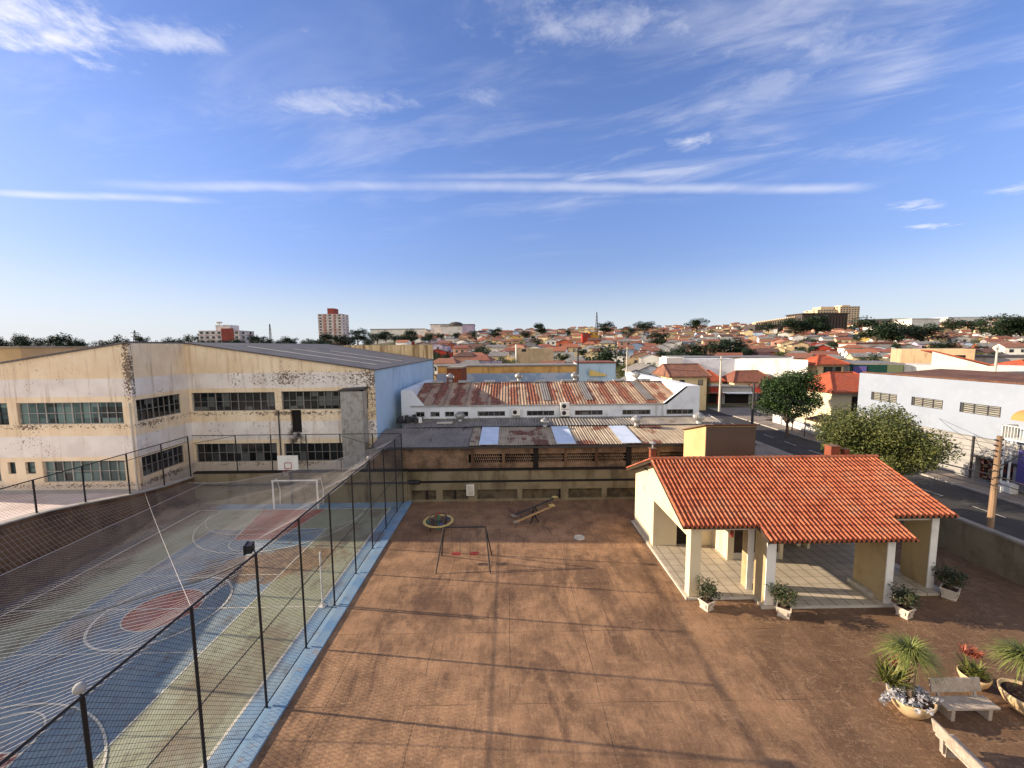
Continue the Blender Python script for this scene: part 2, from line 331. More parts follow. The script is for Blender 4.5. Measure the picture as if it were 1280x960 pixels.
mat('garage_stone', srgb(152, 148, 142), .9, [(srgb(168, 164, 158), .8, .4, .65, .6)], (3, .4, .05))
mat('grey_sheet', srgb(128, 124, 118), .6, [(srgb(98, 92, 86), .6, .45, .65, .6), (srgb(118, 92, 70), 1.5, .56, .72, .4)], spec=.4)
mat('concrete', srgb(150, 140, 126), .9, [(srgb(112, 102, 90), .7, .44, .64, .6), (srgb(90, 80, 70), 2, .54, .7, .5)], (10, .25, .02))
mat('planter_white', srgb(206, 192, 172), .9, [(srgb(146, 122, 98), 5, .5, .66, .7)], (22, .4, .02), local=True)
mat('bowl_cream', srgb(206, 178, 134), .85, [(srgb(158, 130, 96), 3, .48, .66, .6)], (14, .2, .01))
mat('granite', srgb(176, 160, 142), .7, [(srgb(140, 124, 108), 3, .42, .64, .6), (srgb(206, 192, 174), 16, .5, .68, .6)])
mat('soil', srgb(70, 50, 38), .95, [(srgb(44, 32, 26), 8, .4, .6, .7)], (16, .6, .03))
mat('bark', srgb(110, 92, 74), .95, [(srgb(70, 56, 46), 4, .42, .62, .7, (1, 1, .3))], (9, .5, .04))
mat('wood_pole', srgb(150, 122, 96), .95, [(srgb(104, 82, 64), 3, .42, .62, .6, (1, 1, .12))], (12, .3, .02))
mat('yellow_paint', srgb(206, 180, 112), .6, [(srgb(150, 120, 70), 5, .5, .66, .7)])
mat('red_paint', srgb(150, 58, 50), .6, [(srgb(120, 40, 36), 4, .5, .66, .6)])
mat('green_paint', srgb(60, 110, 84), .6)
mat('blue_paint', srgb(60, 76, 130), .6)
mat('tan_wood', srgb(188, 148, 98), .75, [(srgb(140, 104, 70), 5, .45, .65, .6)])
mat('dark_interior', srgb(34, 30, 28), .9)
mat('brown_door', srgb(70, 54, 42), .7, [(srgb(50, 38, 30), 2, .4, .6, .6)])
mat('louver_pane', srgb(170, 166, 150), .4, [(srgb(120, 120, 112), 3, .4, .6, .7, (.2, .2, 3))], spec=.5)
mat('awning_yellow', srgb(186, 136, 80), .8)
mat('brown_awning', srgb(136, 100, 78), .85, [(srgb(100, 74, 58), 2, .4, .6, .6)])
mat('goods_mix', srgb(120, 60, 44), .7, [(srgb(196, 180, 150), 1.4, .52, .56, 1), (srgb(60, 66, 90), 1.1, .56, .6, 1), (srgb(40, 34, 30), 2.2, .5, .54, 1)])
mat('skylight_sheet', srgb(206, 216, 228), .45, [(srgb(180, 190, 204), 1, .4, .6, .5)], spec=.5)
mat('galvanised', srgb(170, 168, 162), .4, [(srgb(126, 116, 104), 2, .46, .64, .6)], spec=.5, metal=.3)
mat('terrace_floor', srgb(206, 190, 182), .9, [(srgb(180, 160, 150), .6, .44, .64, .6)])
mat('far_field', srgb(150, 136, 100), .95, [(srgb(96, 100, 62), .01, .45, .6, .8)])
mat('purple_sign', srgb(84, 76, 132), .6)
mat_grid('porch_tiles', srgb(186, 172, 150), srgb(104, 94, 80), .62, .62, .05)
mat_pane('dark_panes', (srgb(16, 18, 20), srgb(38, 42, 44), srgb(92, 96, 94)), (.62, .8, 1))
mat_pane('teal_reflection_panes', (srgb(52, 76, 76), srgb(104, 128, 124), srgb(30, 40, 40)), (.62, .8, 1), .25)  # greenish reflection painted into the pane colour
mat_rust('workshop_roof', srgb(192, 172, 144), srgb(128, 70, 46), srgb(92, 50, 36), .10, 2.4, 'X')
mat_rust('old_grey_roof', srgb(140, 130, 120), srgb(96, 74, 64), srgb(80, 66, 60), -.03, 1.4, 'X')
mat_rust('warehouse_rust_roof', srgb(182, 152, 124), srgb(146, 86, 58), srgb(104, 60, 44), .12, .30, 'X', 1.9)
mat_rust('corrugated_grey', srgb(150, 142, 132), srgb(104, 88, 76), srgb(90, 76, 66), -.02, 1.3, 'X')
mat_rust('hall_roof_metal', srgb(112, 108, 106), srgb(130, 126, 122), srgb(96, 92, 90), -.08, .9, 'X')
mat_rust('rust_brown_roof', srgb(120, 84, 62), srgb(104, 58, 40), srgb(84, 48, 36), .06, 1.0, 'Y')
mat_tiles('clay_tiles', srgb(186, 104, 68), srgb(146, 76, 50), srgb(170, 118, 88))
mat_brick('sooty_brick', srgb(150, 118, 92), srgb(122, 98, 80), srgb(126, 112, 96), dirt=.75)
mat_brick('red_brick', srgb(150, 72, 46), srgb(128, 60, 40), srgb(120, 96, 80), dirt=.3)
LEAF = [('leaf_dark', (.018, .036, .012, 1), (.034, .062, .018, 1), (.058, .090, .026, 1)), ('leaf_ficus', (.022, .046, .014, 1), (.046, .080, .022, 1), (.085, .125, .034, 1)),
        ('leaf_olive', (.050, .064, .018, 1), (.105, .120, .032, 1), (.200, .185, .050, 1)), ('leaf_far', (.016, .030, .014, 1), (.026, .044, .018, 1), (.042, .062, .024, 1)),
        ('leaf_shrub', (.026, .040, .016, 1), (.050, .066, .024, 1), (.120, .085, .050, 1)), ('leaf_palm', (.095, .120, .028, 1), (.170, .190, .045, 1), (.270, .260, .085, 1)),
        ('leaf_brom', (.095, .115, .026, 1), (.17, .17, .04, 1), (.26, .20, .06, 1)), ('leaf_red', (.26, .055, .035, 1), (.36, .10, .055, 1), (.42, .18, .08, 1)), ('leaf_silver', (.34, .32, .32, 1), (.46, .44, .44, 1), (.58, .56, .54, 1))]
for nm, a, b, c in LEAF: leafmat(nm, a, b, c)

# ------------------------------------------------------------------ geometry helpers
class MB:
    def __init__(s): s.v = []; s.f = []
    def face(s, *p):
        i = len(s.v); s.v += [tuple(q) for q in p]; s.f.append(tuple(range(i, i+len(p)))); return s
    def box(s, a, b, rz=0, o=None):
        x0, y0, z0 = a; x1, y1, z1 = b; i = len(s.v)
        P = [(x0, y0, z0), (x1, y0, z0), (x1, y1, z0), (x0, y1, z0), (x0, y0, z1), (x1, y0, z1), (x1, y1, z1), (x0, y1, z1)]
        if rz:
            c, n = math.cos(rz), math.sin(rz); ox, oy = o if o else ((x0+x1)/2, (y0+y1)/2)
            P = [(ox+c*(x-ox)-n*(y-oy), oy+n*(x-ox)+c*(y-oy), z) for x, y, z in P]
        s.v += P
        s.f += [tuple(i+k for k in q) for q in ((0, 3, 2, 1), (4, 5, 6, 7), (0, 1, 5, 4), (1, 2, 6, 5), (2, 3, 7, 6), (3, 0, 4, 7))]
        return s
    def prism(s, poly, d):
        """polygon (list of 3D points) extruded by vector d"""
        n = len(poly); i = len(s.v); d = Vector(d)
        s.v += [tuple(p) for p in poly] + [tuple(Vector(p)+d) for p in poly]
        s.f.append(tuple(i+k for k in reversed(range(n)))); s.f.append(tuple(i+n+k for k in range(n)))
        for k in range(n): s.f.append((i+k, i+(k+1) % n, i+n+(k+1) % n, i+n+k))
        return s
    def tube(s, pts, r, n=6, cap=True):
        pts = [Vector(p) for p in pts]; rs = r if isinstance(r, (list, tuple)) else [r]*len(pts); i = len(s.v)
        for k, p in enumerate(pts):
            t = (pts[min(k+1, len(pts)-1)]-pts[max(k-1, 0)]).normalized()
            a = Vector((0, 0, 1)) if abs(t.z) < .9 else Vector((1, 0, 0))
            u = t.cross(a).normalized(); w = t.cross(u)
            for j in range(n):
                q = 2*math.pi*j/n; s.v.append(tuple(p+(u*math.cos(q)+w*math.sin(q))*rs[k]))
        for k in range(len(pts)-1):
            for j in range(n):
                a = i+k*n+j; b = i+k*n+(j+1) % n; s.f.append((a, b, b+n, a+n))
        if cap: s.f.append(tuple(i+j for j in reversed(range(n)))); s.f.append(tuple(i+(len(pts)-1)*n+j for j in range(n)))
        return s
    def lathe(s, c, prof, n=20):
        i = len(s.v); c = Vector(c)
        for r, z in prof:
            for j in range(n): q = 2*math.pi*j/n; s.v.append((c.x+r*math.cos(q), c.y+r*math.sin(q), c.z+z))
        for k in range(len(prof)-1):
            for j in range(n): a = i+k*n+j; b = i+k*n+(j+1) % n; s.f.append((a, b, b+n, a+n))
        s.f.append(tuple(i+j for j in reversed(range(n)))); s.f.append(tuple(i+(len(prof)-1)*n+j for j in range(n)))
        return s
    def mesh(s, name, m, smooth=False, off=(0, 0, 0)):
        me = bpy.data.meshes.new(name); ox, oy, oz = off
        me.from_pydata([(x-ox, y-oy, z-oz) for x, y, z in s.v] if any(off) else s.v, [], s.f)
        if m: me.materials.append(MATS[m])
        if smooth: me.polygons.foreach_set('use_smooth', [True]*len(me.polygons))
        me.update(); return me
    def build(s, name, m, parent=None, smooth=False, **k):
        """link as one object; vertices are world positions, made local to the parent thing"""
        off = Vector((0, 0, 0)); p = parent
        while p: off += p.location; p = p.parent
        if parent is None and k.get('origin'): off = Vector(k['origin'])
        o = bpy.data.objects.new(name, s.mesh(name, m, smooth, tuple(off))); col.objects.link(o); o.parent = parent
        if parent is None and k.get('origin'): o.location = off
        return o
LAB = []
def tag(o, label=None, cat=None, group=None, kind=None):
    if label: o['label'] = label
    if cat: o['category'] = cat
    if group: o['group'] = group
    if kind: o['kind'] = kind
    return o
def thing(name, label, cat, loc=(0, 0, 0), group=None):
    o = bpy.data.objects.new(name, None); col.objects.link(o); o.location = loc; o.empty_display_size = .3
    return tag(o, label, cat, group)
KIDS = {}
def copy_thing(root, loc, rz=0, sc=1., label=None):
    def rec(o, par):
        c = o.copy(); col.objects.link(c); c.parent = par
        for ch in [x for x in bpy.data.objects if x.parent == o and x != c] if o not in KIDS else KIDS[o]: rec(ch, c)
        return c
    def cache(o):
        KIDS[o] = list(o.children)
        for ch in KIDS[o]: cache(ch)
    if root not in KIDS: cache(root)
    r = rec(root, None); r.location = loc; r.rotation_euler = (0, 0, rz); r.scale = (sc,)*3 if isinstance(sc, (int, float)) else sc
    if label: r['label'] = label
    return r
def struct(mb, name, m, **k): return tag(mb.build(name, m, **k), kind='structure')

def wall_holes(mb, o, u, n, w, z0, z1, holes, d=.25):
    """upright wall sheet from o along unit u, facing n, with rectangular holes (a0,a1,z0,z1) and reveals of depth d"""
    o = Vector(o); u = Vector(u); n = Vector(n)
    A = sorted({0, w, *[h[0] for h in holes], *[h[1] for h in holes]}); Z = sorted({z0, z1, *[h[2] for h in holes], *[h[3] for h in holes]})
    A = [a for a in A if 0 <= a <= w]; Z = [z for z in Z if z0 <= z <= z1]
    P = lambda a, z, k=0: Vector((o.x, o.y, 0))+u*a+Vector((0, 0, z))-n*k
    for i in range(len(A)-1):
        for j in range(len(Z)-1):
            ca, cz = (A[i]+A[i+1])/2, (Z[j]+Z[j+1])/2
            if any(h[0] < ca < h[1] and h[2] < cz < h[3] for h in holes): continue
            mb.face(P(A[i], Z[j]), P(A[i+1], Z[j]), P(A[i+1], Z[j+1]), P(A[i], Z[j+1]))
    for a0, a1, b0, b1 in holes:
        q = [(a0, b0), (a1, b0), (a1, b1), (a0, b1)]
        for k in range(4):
            s0, s1 = q[k], q[(k+1) % 4]; mb.face(P(*s0), P(*s1), P(*s1, d), P(*s0, d))
    return P

def window(par, o, u, n, a0, a1, z0, z1, cols, rows, d=.2, fm='grey_sheet', pm='dark_panes', name='window', bar=.05):
    o = Vector(o); u = Vector(u); n = Vector(n); f = MB()
    P = lambda a, z, k: Vector((o.x, o.y, 0))+u*a+Vector((0, 0, z))-n*k
    def bar_(aa, ab, za, zb): f.prism([P(aa, za, d), P(ab, za, d), P(ab, zb, d), P(aa, zb, d)], n*.06)
    e = .05
    bar_(a0, a1, z0, z0+e); bar_(a0, a1, z1-e, z1)
    for i in range(cols+1):
        w_ = bar*(1.7 if i % 3 == 0 else .8); c = a0+(a1-a0)*i/cols; c = min(max(c, a0+w_/2), a1-w_/2); bar_(c-w_/2, c+w_/2, z0+e, z1-e)
    for j in range(1, rows):
        c = z0+(z1-z0)*j/rows; f.prism([P(a0, c-bar*.4, d+.002), P(a1, c-bar*.4, d+.002), P(a1, c+bar*.4, d+.002), P(a0, c+bar*.4, d+.002)], n*.055)
    w = f.build(name, fm, par)
    MB().face(P(a0, z0, d+.01), P(a1, z0, d+.01), P(a1, z1, d+.01), P(a0, z1, d+.01)).build('pane', pm, w)
    return w

# ------------------------------------------------------------------ terrain, yard, street
def lerp_tab(t, x):
    if x <= t[0][0]: return t[0][1]
    for (a, b), (c, d) in zip(t, t[1:]):
        if x <= c: k = (x-a)/(c-a); return b+(d-b)*k
    return t[-1][1]
PROF = [(0, 0), (92, 0), (115, 1.6), (150, 4.2), (220, 7.4), (300, 11.8), (400, 19.5), (520, 33), (700, 55), (1000, 72), (1500, 92)]
CAP = [(-1.4, 5), (-.7, 6), (-.5, 9), (-.35, 16), (-.22, 26), (-.1, 31), (.1, 33), (.3, 35), (.5, 41), (.75, 52), (1.0, 68), (1.2, 86), (1.4, 98)]
def ground_z(x, y):
    if y < 80: return 0.
    u = x/y; d = y; z = lerp_tab(PROF, d); c = lerp_tab(CAP, u)
    z = -math.log(math.exp(-z/6)+math.exp(-c/6))*6 if z < 200 else c
    z = max(z+6*math.log(1+math.exp(-c/6)), 0)
    return z + (mnoise.noise(Vector((x*.006, y*.006, 0)))*2.2 if y > 160 else 0)*min(1, (y-160)/150)
def terrain():
    b = MB(); ys = [-600, -200, -60, -20, 0, 20, 40, 60, 80]+[80+8*i for i in range(1, 60)]+[552+20*i for i in range(1, 20)]+[932+70*i for i in range(1, 12)]+[2200, 3000, 4500, 6500]
    us = [-4, -2.6, -1.8]+[-1.45+.05*i for i in range(59)]+[1.8, 2.6, 4]
    idx = []
    for y in ys:
        row = []
        for u in us:
            x = u*max(y, 160) if y > 0 else u*160
            z = ground_z(x, y) if y < 2000 else ground_z(x, 2000)*max(0, 1-(y-2000)/4500)
            row.append(len(b.v)); b.v.append((x, y, z-.06))
        idx.append(row)
    for i in range(len(ys)-1):
        for j in range(len(us)-1): b.f.append((idx[i][j], idx[i][j+1], idx[i+1][j+1], idx[i+1][j]))
    struct(b, 'ground', 'ground_earth', smooth=True)
terrain()
def sheet(name, m, x0, x1, y0, y1, z): return struct(MB().face((x0, y0, z), (x1, y0, z), (x1, y1, z), (x0, y1, z)), name, m)
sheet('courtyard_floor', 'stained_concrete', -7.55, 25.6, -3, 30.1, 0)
sheet('sports_court', 'painted_court_floor', -24.3, -8.0, 4, 30.1, 0)
struct(MB().box((-8.0, 4, -.05), (-7.55, 30.1, .09)), 'court_kerb', 'blue_border_paint')

def court_lines():
    b = MB(); z = .004; w = .05
    def ln(x0, y0, x1, y1, w=w):
        d = Vector((x1-x0, y1-y0, 0)); n = Vector((-d.y, d.x, 0)).normalized()*w/2; p, q = Vector((x0, y0, z)), Vector((x1, y1, z)); b.face(p-n, q-n, q+n, p+n)
    def arc(cx, cy, r, a0, a1, n=40, w=w):
        for k in range(n):
            a, c = a0+(a1-a0)*k/n, a0+(a1-a0)*(k+1)/n
            p = [(cx+(r-w/2)*math.cos(a), cy+(r-w/2)*math.sin(a), z), (cx+(r+w/2)*math.cos(a), cy+(r+w/2)*math.sin(a), z), (cx+(r+w/2)*math.cos(c), cy+(r+w/2)*math.sin(c), z), (cx+(r-w/2)*math.cos(c), cy+(r-w/2)*math.sin(c), z)]
            b.face(*p)
    X0, X1 = CX-HW, CX+HW; Y0, Y1 = CY-HB, CY+HB
    ln(X0, Y0, X0, Y1, .09); ln(X1, Y0, X1, Y1, .10); ln(X0+.05, Y1-.03, X1-.05, Y1-.03, .07); ln(X0+.05, Y0+.03, X1-.05, Y0+.03, .07)
    z = .008
    for s in (-1, 1): ln(CX+s*VW, CY-VL, CX+s*VW, CY+VL, .06)
    z = .012
    ln(X0+.05, CY, X1-.05, CY, .06)
    for s in (-1, 1): ln(CX-VW, CY+s*2.71, CX+VW, CY+s*2.71, .045); ln(CX-VW, CY+s*VL, CX+VW, CY+s*VL, .045)
    z = .016
    arc(CX, CY, 1.48, 0, 2*math.pi, 64, .06); arc(CX, CY, 2.55, 0, 2*math.pi, 72, .10)
    for s in (-1, 1):
        e = CY+s*HB
        z = .020
        ln(CX-2.38, e, CX-1.36, e-s*4.78, .06); ln(CX+2.38, e, CX+1.36, e-s*4.78, .06); ln(CX-1.36, e-s*4.78, CX+1.36, e-s*4.78, .06)
        a0 = -math.pi if s > 0 else 0; z = .024
        arc(CX, e-s*4.78, 1.36, a0, a0+math.pi, 30, .06)
        z = .028; arc(CX, e-s*1.15, 5.3, a0, a0+math.pi, 50, .07)
        for q in (-1, 1): ln(CX+q*5.3, e-s*1.15, CX+q*5.3, e, .07)
        z = .032; g = 1.62
        ln(CX-g, e-s*4.05, CX+g, e-s*4.05, .06)
        for q in (-1, 1):
            st = -math.pi/2 if s > 0 else math.pi/2
            arc(CX+q*g, e, 4.05, st, st+(q*s)*math.pi/2, 26, .06)
    struct(b, 'court_markings', 'court_line_paint')
court_lines()

# street to the east, its pavements and the crossing
sheet('street', 'asphalt', 30.6, 37.6, -40, 92, -.02)
sheet('cross_street', 'asphalt', 20, 30.6, 60, 78, -.012); 
sheet('near_pavement', 'pavement', 25.9, 30.45, -40, 60, .10)
sheet('far_pavement', 'pavement', 37.75, 40.5, -40, 62, .10)
sheet('corner_pavement', 'pavement', 37.75, 46, 62, 74, .09)
struct(MB().box((30.45, -40, -.1), (30.6, 60, .11)).box((37.6, -40, -.1), (37.75, 74, .11)), 'kerb', 'kerb_stone')
b = MB()
for k in range(30): b.face((34.0, -30+4*k, -.014), (34.12, -30+4*k, -.014), (34.12, -28+4*k, -.014), (34.0, -28+4*k, -.014))
b.face((22, 60.6, -.006), (30.4, 60.6, -.006), (30.4, 60.9, -.006), (22, 60.9, -.006))
struct(b, 'road_markings', 'road_paint')
# raised ground west and north of the court
LW = [(-2, 4.2), (14.6, 4.2), (14.6, 4.0), (17, 3.85), (20.5, 3.55), (23, 3.1), (25, 2.7), (27.6, 2.35), (30.1, 2.2)]    # top of the west retaining wall along Y
def lw_z(y): return lerp_tab([(-2, 4.4), (14.5, 4.4), (14.7, 4.0)]+LW[3:], y)
struct(MB().prism([(-60, -2, 1.6), (-24.67, -2, 1.6), (-24.67, 30.46, 1.6), (-60, 30.46, 1.6)], (0, 0, .2)), 'terrace_floor', 'terrace_floor')
struct(MB().box((-60, 30.48, -.1), (-8.2, 33.2, 1.55)), 'hall_forecourt', 'concrete')

# ------------------------------------------------------------------ walls round the yard and the court
def yard_walls():
    t = thing('boundary_wall', 'olive painted wall across the far end of the courtyard with a row of low openings', 'wall', (8, 30.1, 0))
    holes = [(x-(-7.9), x-(-7.9)+w, .14, .92) for x, w in [(-7.6, 1.9), (-5.2, 2.0), (-2.5, 3.1), (1.0, 3.0), (4.6, 2.6), (7.6, 2.5), (10.5, 3), (14, 3), (17.5, 3), (21, 3)]]
    b = MB(); wall_holes(b, (-7.9, 30.1, 0), (1, 0, 0), (0, -1, 0), 33.5, 0, 1.5, holes, .22)
    b.face((-7.9, 30.1, 1.5), (25.6, 30.1, 1.5), (25.6, 30.35, 1.5), (-7.9, 30.35, 1.5)); b.face((-7.9, 30.1, 0), (-7.9, 30.1, 1.5), (-7.9, 30.4, 1.5), (-7.9, 30.4, 0))
    b.build('lower_wall', 'olive_wall_paint', t)
    b = MB().box((-7.9, 30.35, 0), (25.6, 30.6, 2.35)); b.build('upper_wall', 'olive_wall_paint', t)
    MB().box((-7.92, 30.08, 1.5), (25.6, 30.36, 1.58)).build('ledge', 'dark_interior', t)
    MB().box((-7.9, 30.3, 2.35), (25.6, 30.62, 2.47)).build('coping', 'dark_interior', t)  # coloured black to stand in for the shadowed gap below the brick
    g = MB()
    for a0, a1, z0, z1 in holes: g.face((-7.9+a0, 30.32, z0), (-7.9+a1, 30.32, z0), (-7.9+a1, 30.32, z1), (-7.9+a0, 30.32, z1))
    g.build('recess_back', 'dark_recess', t)
    for k, x in enumerate((-4.3, 3.9, -6.5)): MB().box((x, 30.14, .14), (x+.12, 30.3, .92)).build('mullion', 'dark_interior', t)
    t = thing('court_end_wall', 'bare brown wall behind the goal at the far end of the court', 'wall', (-16, 30.1, 0))
    MB().box((-24.3, 30.1, 0), (-7.92, 30.45, 2.45)).build('wall', 'olive_wall_paint', t)
    MB().box((-24.3, 30.06, 2.45), (-7.92, 30.48, 2.55)).build('coping', 'dark_interior', t)
    b = MB().tube([(-24.2, 30.0, 1.58), (-7.6, 30.0, 1.58)], .07, 8); b.build('drain_pipe', 'dark_metal', t)
    b = MB().tube([(-7.75, 29.95, 1.62), (-6.9, 29.95, 1.62)], .16, 8); b.build('pipe_end', 'black_metal', t)
    t = thing('retaining_wall', 'stained brown retaining wall stepping down along the west side of the court', 'wall', (-24.4, 16, 0))
    b = MB(); pts = [(y, z) for y, z in LW]
    b.prism([(-24.3, y, z) for y, z in pts]+[(-24.3, 30.1, 0), (-24.3, -2, 0)], (-.35, 0, 0)); b.build('wall', 'dirty_retaining_wall', t)
    MB().box((-24.3, 4, 0), (-23.9, 30.0, .45)).build('bench_step', 'dirty_retaining_wall', t)
    b = MB()
    for (ya, za), (yb, zb) in zip(LW, LW[1:]):
        if yb-ya < .5 or ya < 14: continue
        b.prism([(-24.22, ya, za), (-24.22, yb, zb), (-24.22, yb, zb+.07), (-24.22, ya, za+.07)], (-.5, 0, 0))
    b.build('coping', 'kerb_stone', t)
    t = thing('street_wall', 'dark olive wall between the courtyard and the street', 'wall', (25.3, 14, 0))
    MB().box((25.3, -3, 0), (25.6, 30.1, 2.0)).build('wall', 'olive_wall_paint', t)
    MB().box((25.25, -3, 2.0), (25.65, 30.1, 2.12)).build('coping', 'concrete', t)
mat('dark_recess', srgb(96, 84, 66), .9, [(srgb(46, 40, 34), 1.2, .45, .6, .6)])  # recess backs coloured darker than the wall so the openings show
yard_walls()

# ------------------------------------------------------------------ fences and nets
def mesh_fence(P, w, z0f, z1, step, r, mb):
    """diamond wires on the upright plane P(a,z)"""
    n = int((w+(z1))/step)+1
    for k in range(-int(z1/step)-1, n+int(z1/step)+1):
        for sg in (1, -1):
            a0 = k*step; pts = []
            # wire: a = a0 + sg*(z-z0); clip by sampling ends
            lo, hi = 0., z1
            ta = (0-a0)*sg; tb = (w-a0)*sg; t0, t1 = max(0, min(ta, tb)), min(z1, max(ta, tb))
            if t1-t0 < .05: continue
            zf = z0f(a0+sg*t0) if sg > 0 else z0f(a0+sg*t0)
            # raise the start to the foot of the fence
            for _ in range(3):
                zf = z0f(max(0, min(w, a0+sg*t0)))
                if t0 < zf: t0 = zf
            if t1-t0 < .05: continue
            mb.tube([P(a0+sg*t0, t0), P(a0+sg*t1, t1)], r, 3, False)
FT = 5.4
def fences():
    # east side of the court
    t = thing('chain_link_fence', 'tall black chain-link fence running along the courtyard side of the court', 'fence', (-8.22, 17, 0))
    ys = [12.38+2.635*i for i in range(-4, 8)]; ys[-1] = 29.95
    for y in ys: MB().tube([(-8.22, y, 0), (-8.22, y, FT)], .04, 8).build('post', 'black_metal', t)
    MB().tube([(-8.22, 1.8, FT), (-8.22, 29.95, FT)], .032, 8).build('top_rail', 'black_metal', t)
    MB().tube([(-8.22, 1.8, 2.62), (-8.22, 29.95, 2.62)], .017, 6).build('middle_rail', 'black_metal', t)
    MB().tube([(-8.22, 1.8, .10), (-8.22, 29.95, .10)], .022, 6).build('bottom_rail', 'black_metal', t)
    b = MB(); mesh_fence(lambda a, z: (-8.22, 2+a, z), 27.9, lambda a: .1, FT, .135, .0042, b); b.build('wire_mesh', 'chain_wire', t)
    # west side, standing on the retaining wall
    t = thing('chain_link_fence', 'low chain-link fence standing on the retaining wall beside the pale hall', 'fence', (-24.45, 22, 3))
    yy = [14.9, 17.5, 20.1, 22.45, 25.1, 27.65, 30.0]
    for y in yy: MB().tube([(-24.42, y, lw_z(y)), (-24.42, y, FT)], .045, 6).build('post', 'black_metal', t)
    MB().tube([(-24.42, 14.9, FT), (-24.42, 30.0, FT)], .03, 6).build('top_rail', 'black_metal', t)
    b = MB(); mesh_fence(lambda a, z: (-24.42, 14.9+a, z), 15.1, lambda a: lw_z(14.9+a), FT, .16, .0035, b); b.build('wire_mesh', 'chain_wire', t)
    MB().tube([(-24.40, 24.9, 4.95), (-24.40, 30.0, 5.0)], .02, 6).build('brace', 'dark_metal', t)
    # far end, standing on the end wall
    t = thing('chain_link_fence', 'chain-link fence on top of the wall behind the goal', 'fence', (-16, 30.25, 2.5))
    xs = [-24.3, -21.0, -18.3, -15.6, -13.0, -10.5, -8.3]
    for x in xs[1:]: MB().tube([(x, 30.25, 2.5), (x, 30.25, FT)], .04, 6).build('post', 'black_metal', t)
    MB().tube([(-24.3, 30.25, FT), (-8.3, 30.25, FT)], .028, 6).build('top_rail', 'black_metal', t)
    b = MB(); mesh_fence(lambda a, z: (-24.3+a, 30.25, z), 16, lambda a: 2.5, FT, .17, .003, b); b.build('wire_mesh', 'chain_wire', t)
    MB().tube([(-24.2, 30.22, 4.8), (-21.0, 30.22, 5.35)], .02, 6).tube([(-13, 30.22, 5.3), (-10.5, 30.22, 4.5)], .02, 6).build('brace', 'dark_metal', t)
    # sagging net roof
    ZP = [(-24.25, 0), (-23.0, 1.9), (-20.5, 2.05), (-18, 2.45), (-16.3, 2.85), (-14, 3.3), (-12, 3.95), (-10, 4.5), (-8.24, 5.36)]
    def nz(x, y):
        z = lerp_tab(ZP[1:], x)
        if x < -23: f = (-23-x)/1.25; z = z*(1-f)+(lw_z(y)-.25)*f
        return z+.09*mnoise.noise(Vector((x*.4, y*.4, 3)))-.10*math.sin(math.pi*((y-12.38)/2.635 % 1))*max(0, 1-(-8.24-x)/3)
    t = thing('court_net', 'pale knotted net slung as a sagging roof over the court', 'net', (-16, 17, 3))
    b = MB(); x0, x1, y0, y1 = -24.25, -8.24, 5.6, 29.5
    n = int((x1-x0)/.21)
    for k in range(n+1):
        x = x0+(x1-x0)*k/n; b.tube([(x+.04*mnoise.noise(Vector((x*3, y, 7))), y, nz(x, y)) for y in [y0+(y1-y0)*i/44 for i in range(45)]], .0034, 3, False)
    n = int((y1-y0)/.195)
    for k in range(n+1):
        y = y0+(y1-y0)*k/n; b.tube([(x, y+.05*mnoise.noise(Vector((x, y*3, 1))), nz(x, y)) for x in [x0+(x1-x0)*i/36 for i in range(37)]], .0034, 3, False)
    b.build('netting', 'pale_cord', t)
    MB().tube([(x, 29.5, nz(x, 29.5)) for x in [x0+(x1-x0)*i/30 for i in range(31)]], .014, 5).build('edge_rope', 'pale_cord', t)
    MB().tube([(-23.0, y, nz(-23.0, y)+.01) for y in [y0+(y1-y0)*i/30 for i in range(31)]], .02, 5).build('side_rope', 'pale_cord', t)
    b = MB().tube([(x, 12.38, nz(x, 12.38)+.02) for x in [x0+(x1-x0)*i/20 for i in range(21)]], .02, 5)
    tag(b.build('steel_cable', 'black_metal'), 'black steel cable drawn across the court under the net', 'cable')
    p = Vector((-8.22, 9.745, 5.4)); q = Vector((-26.2, 27.9, 2.3))
    tag(MB().tube([p.lerp(q, i/16)+Vector((0, 0, -.9*4*(i/16)*(1-i/16)*.25)) for i in range(17)], .006, 4).build('stay_wire', 'pale_cord'), 'thin pale wire from the fence top to the corner of the hall', 'wire')
fences()

def floodlight(y, label, m, aim):
    t = thing('floodlight', label, 'lamp', (-8.22, y, FT), 'floodlights on the court fence')
    MB().tube([(-8.22, y, FT), (-8.3, y, FT+.2)], .02, 6).build('bracket', 'black_metal', t)
    b = MB()
    if m == 'round': b.lathe((-8.25, y, FT+.08), [(.03, -.02), (.08, .02), (.10, .07), (.095, .13), (.06, .18), (.02, .19)], 14); b.build('lamp_head', 'garage_stone', t, True)
    else:
        b.box((-8.48, y-.17, FT+.08), (-8.3, y+.17, FT+.34), .3); b.box((-8.52, y-.2, FT+.06), (-8.48, y+.2, FT+.36), .3, (-8.39, y)); b.build('lamp_head', 'black_metal', t)
        MB().box((-8.54, y-.15, FT+.1), (-8.525, y+.15, FT+.32), .3, (-8.39, y)).build('lens', 'galvanised', t)
floodlight(12.38, 'small black floodlight on a fence post near the middle of the net', 'box', 0)
floodlight(7.11, 'round white lamp on the fence post nearest the camera', 'round', 0)
floodlight(22.92, 'small pale floodlight on a far post of the courtyard fence', 'round', 0)

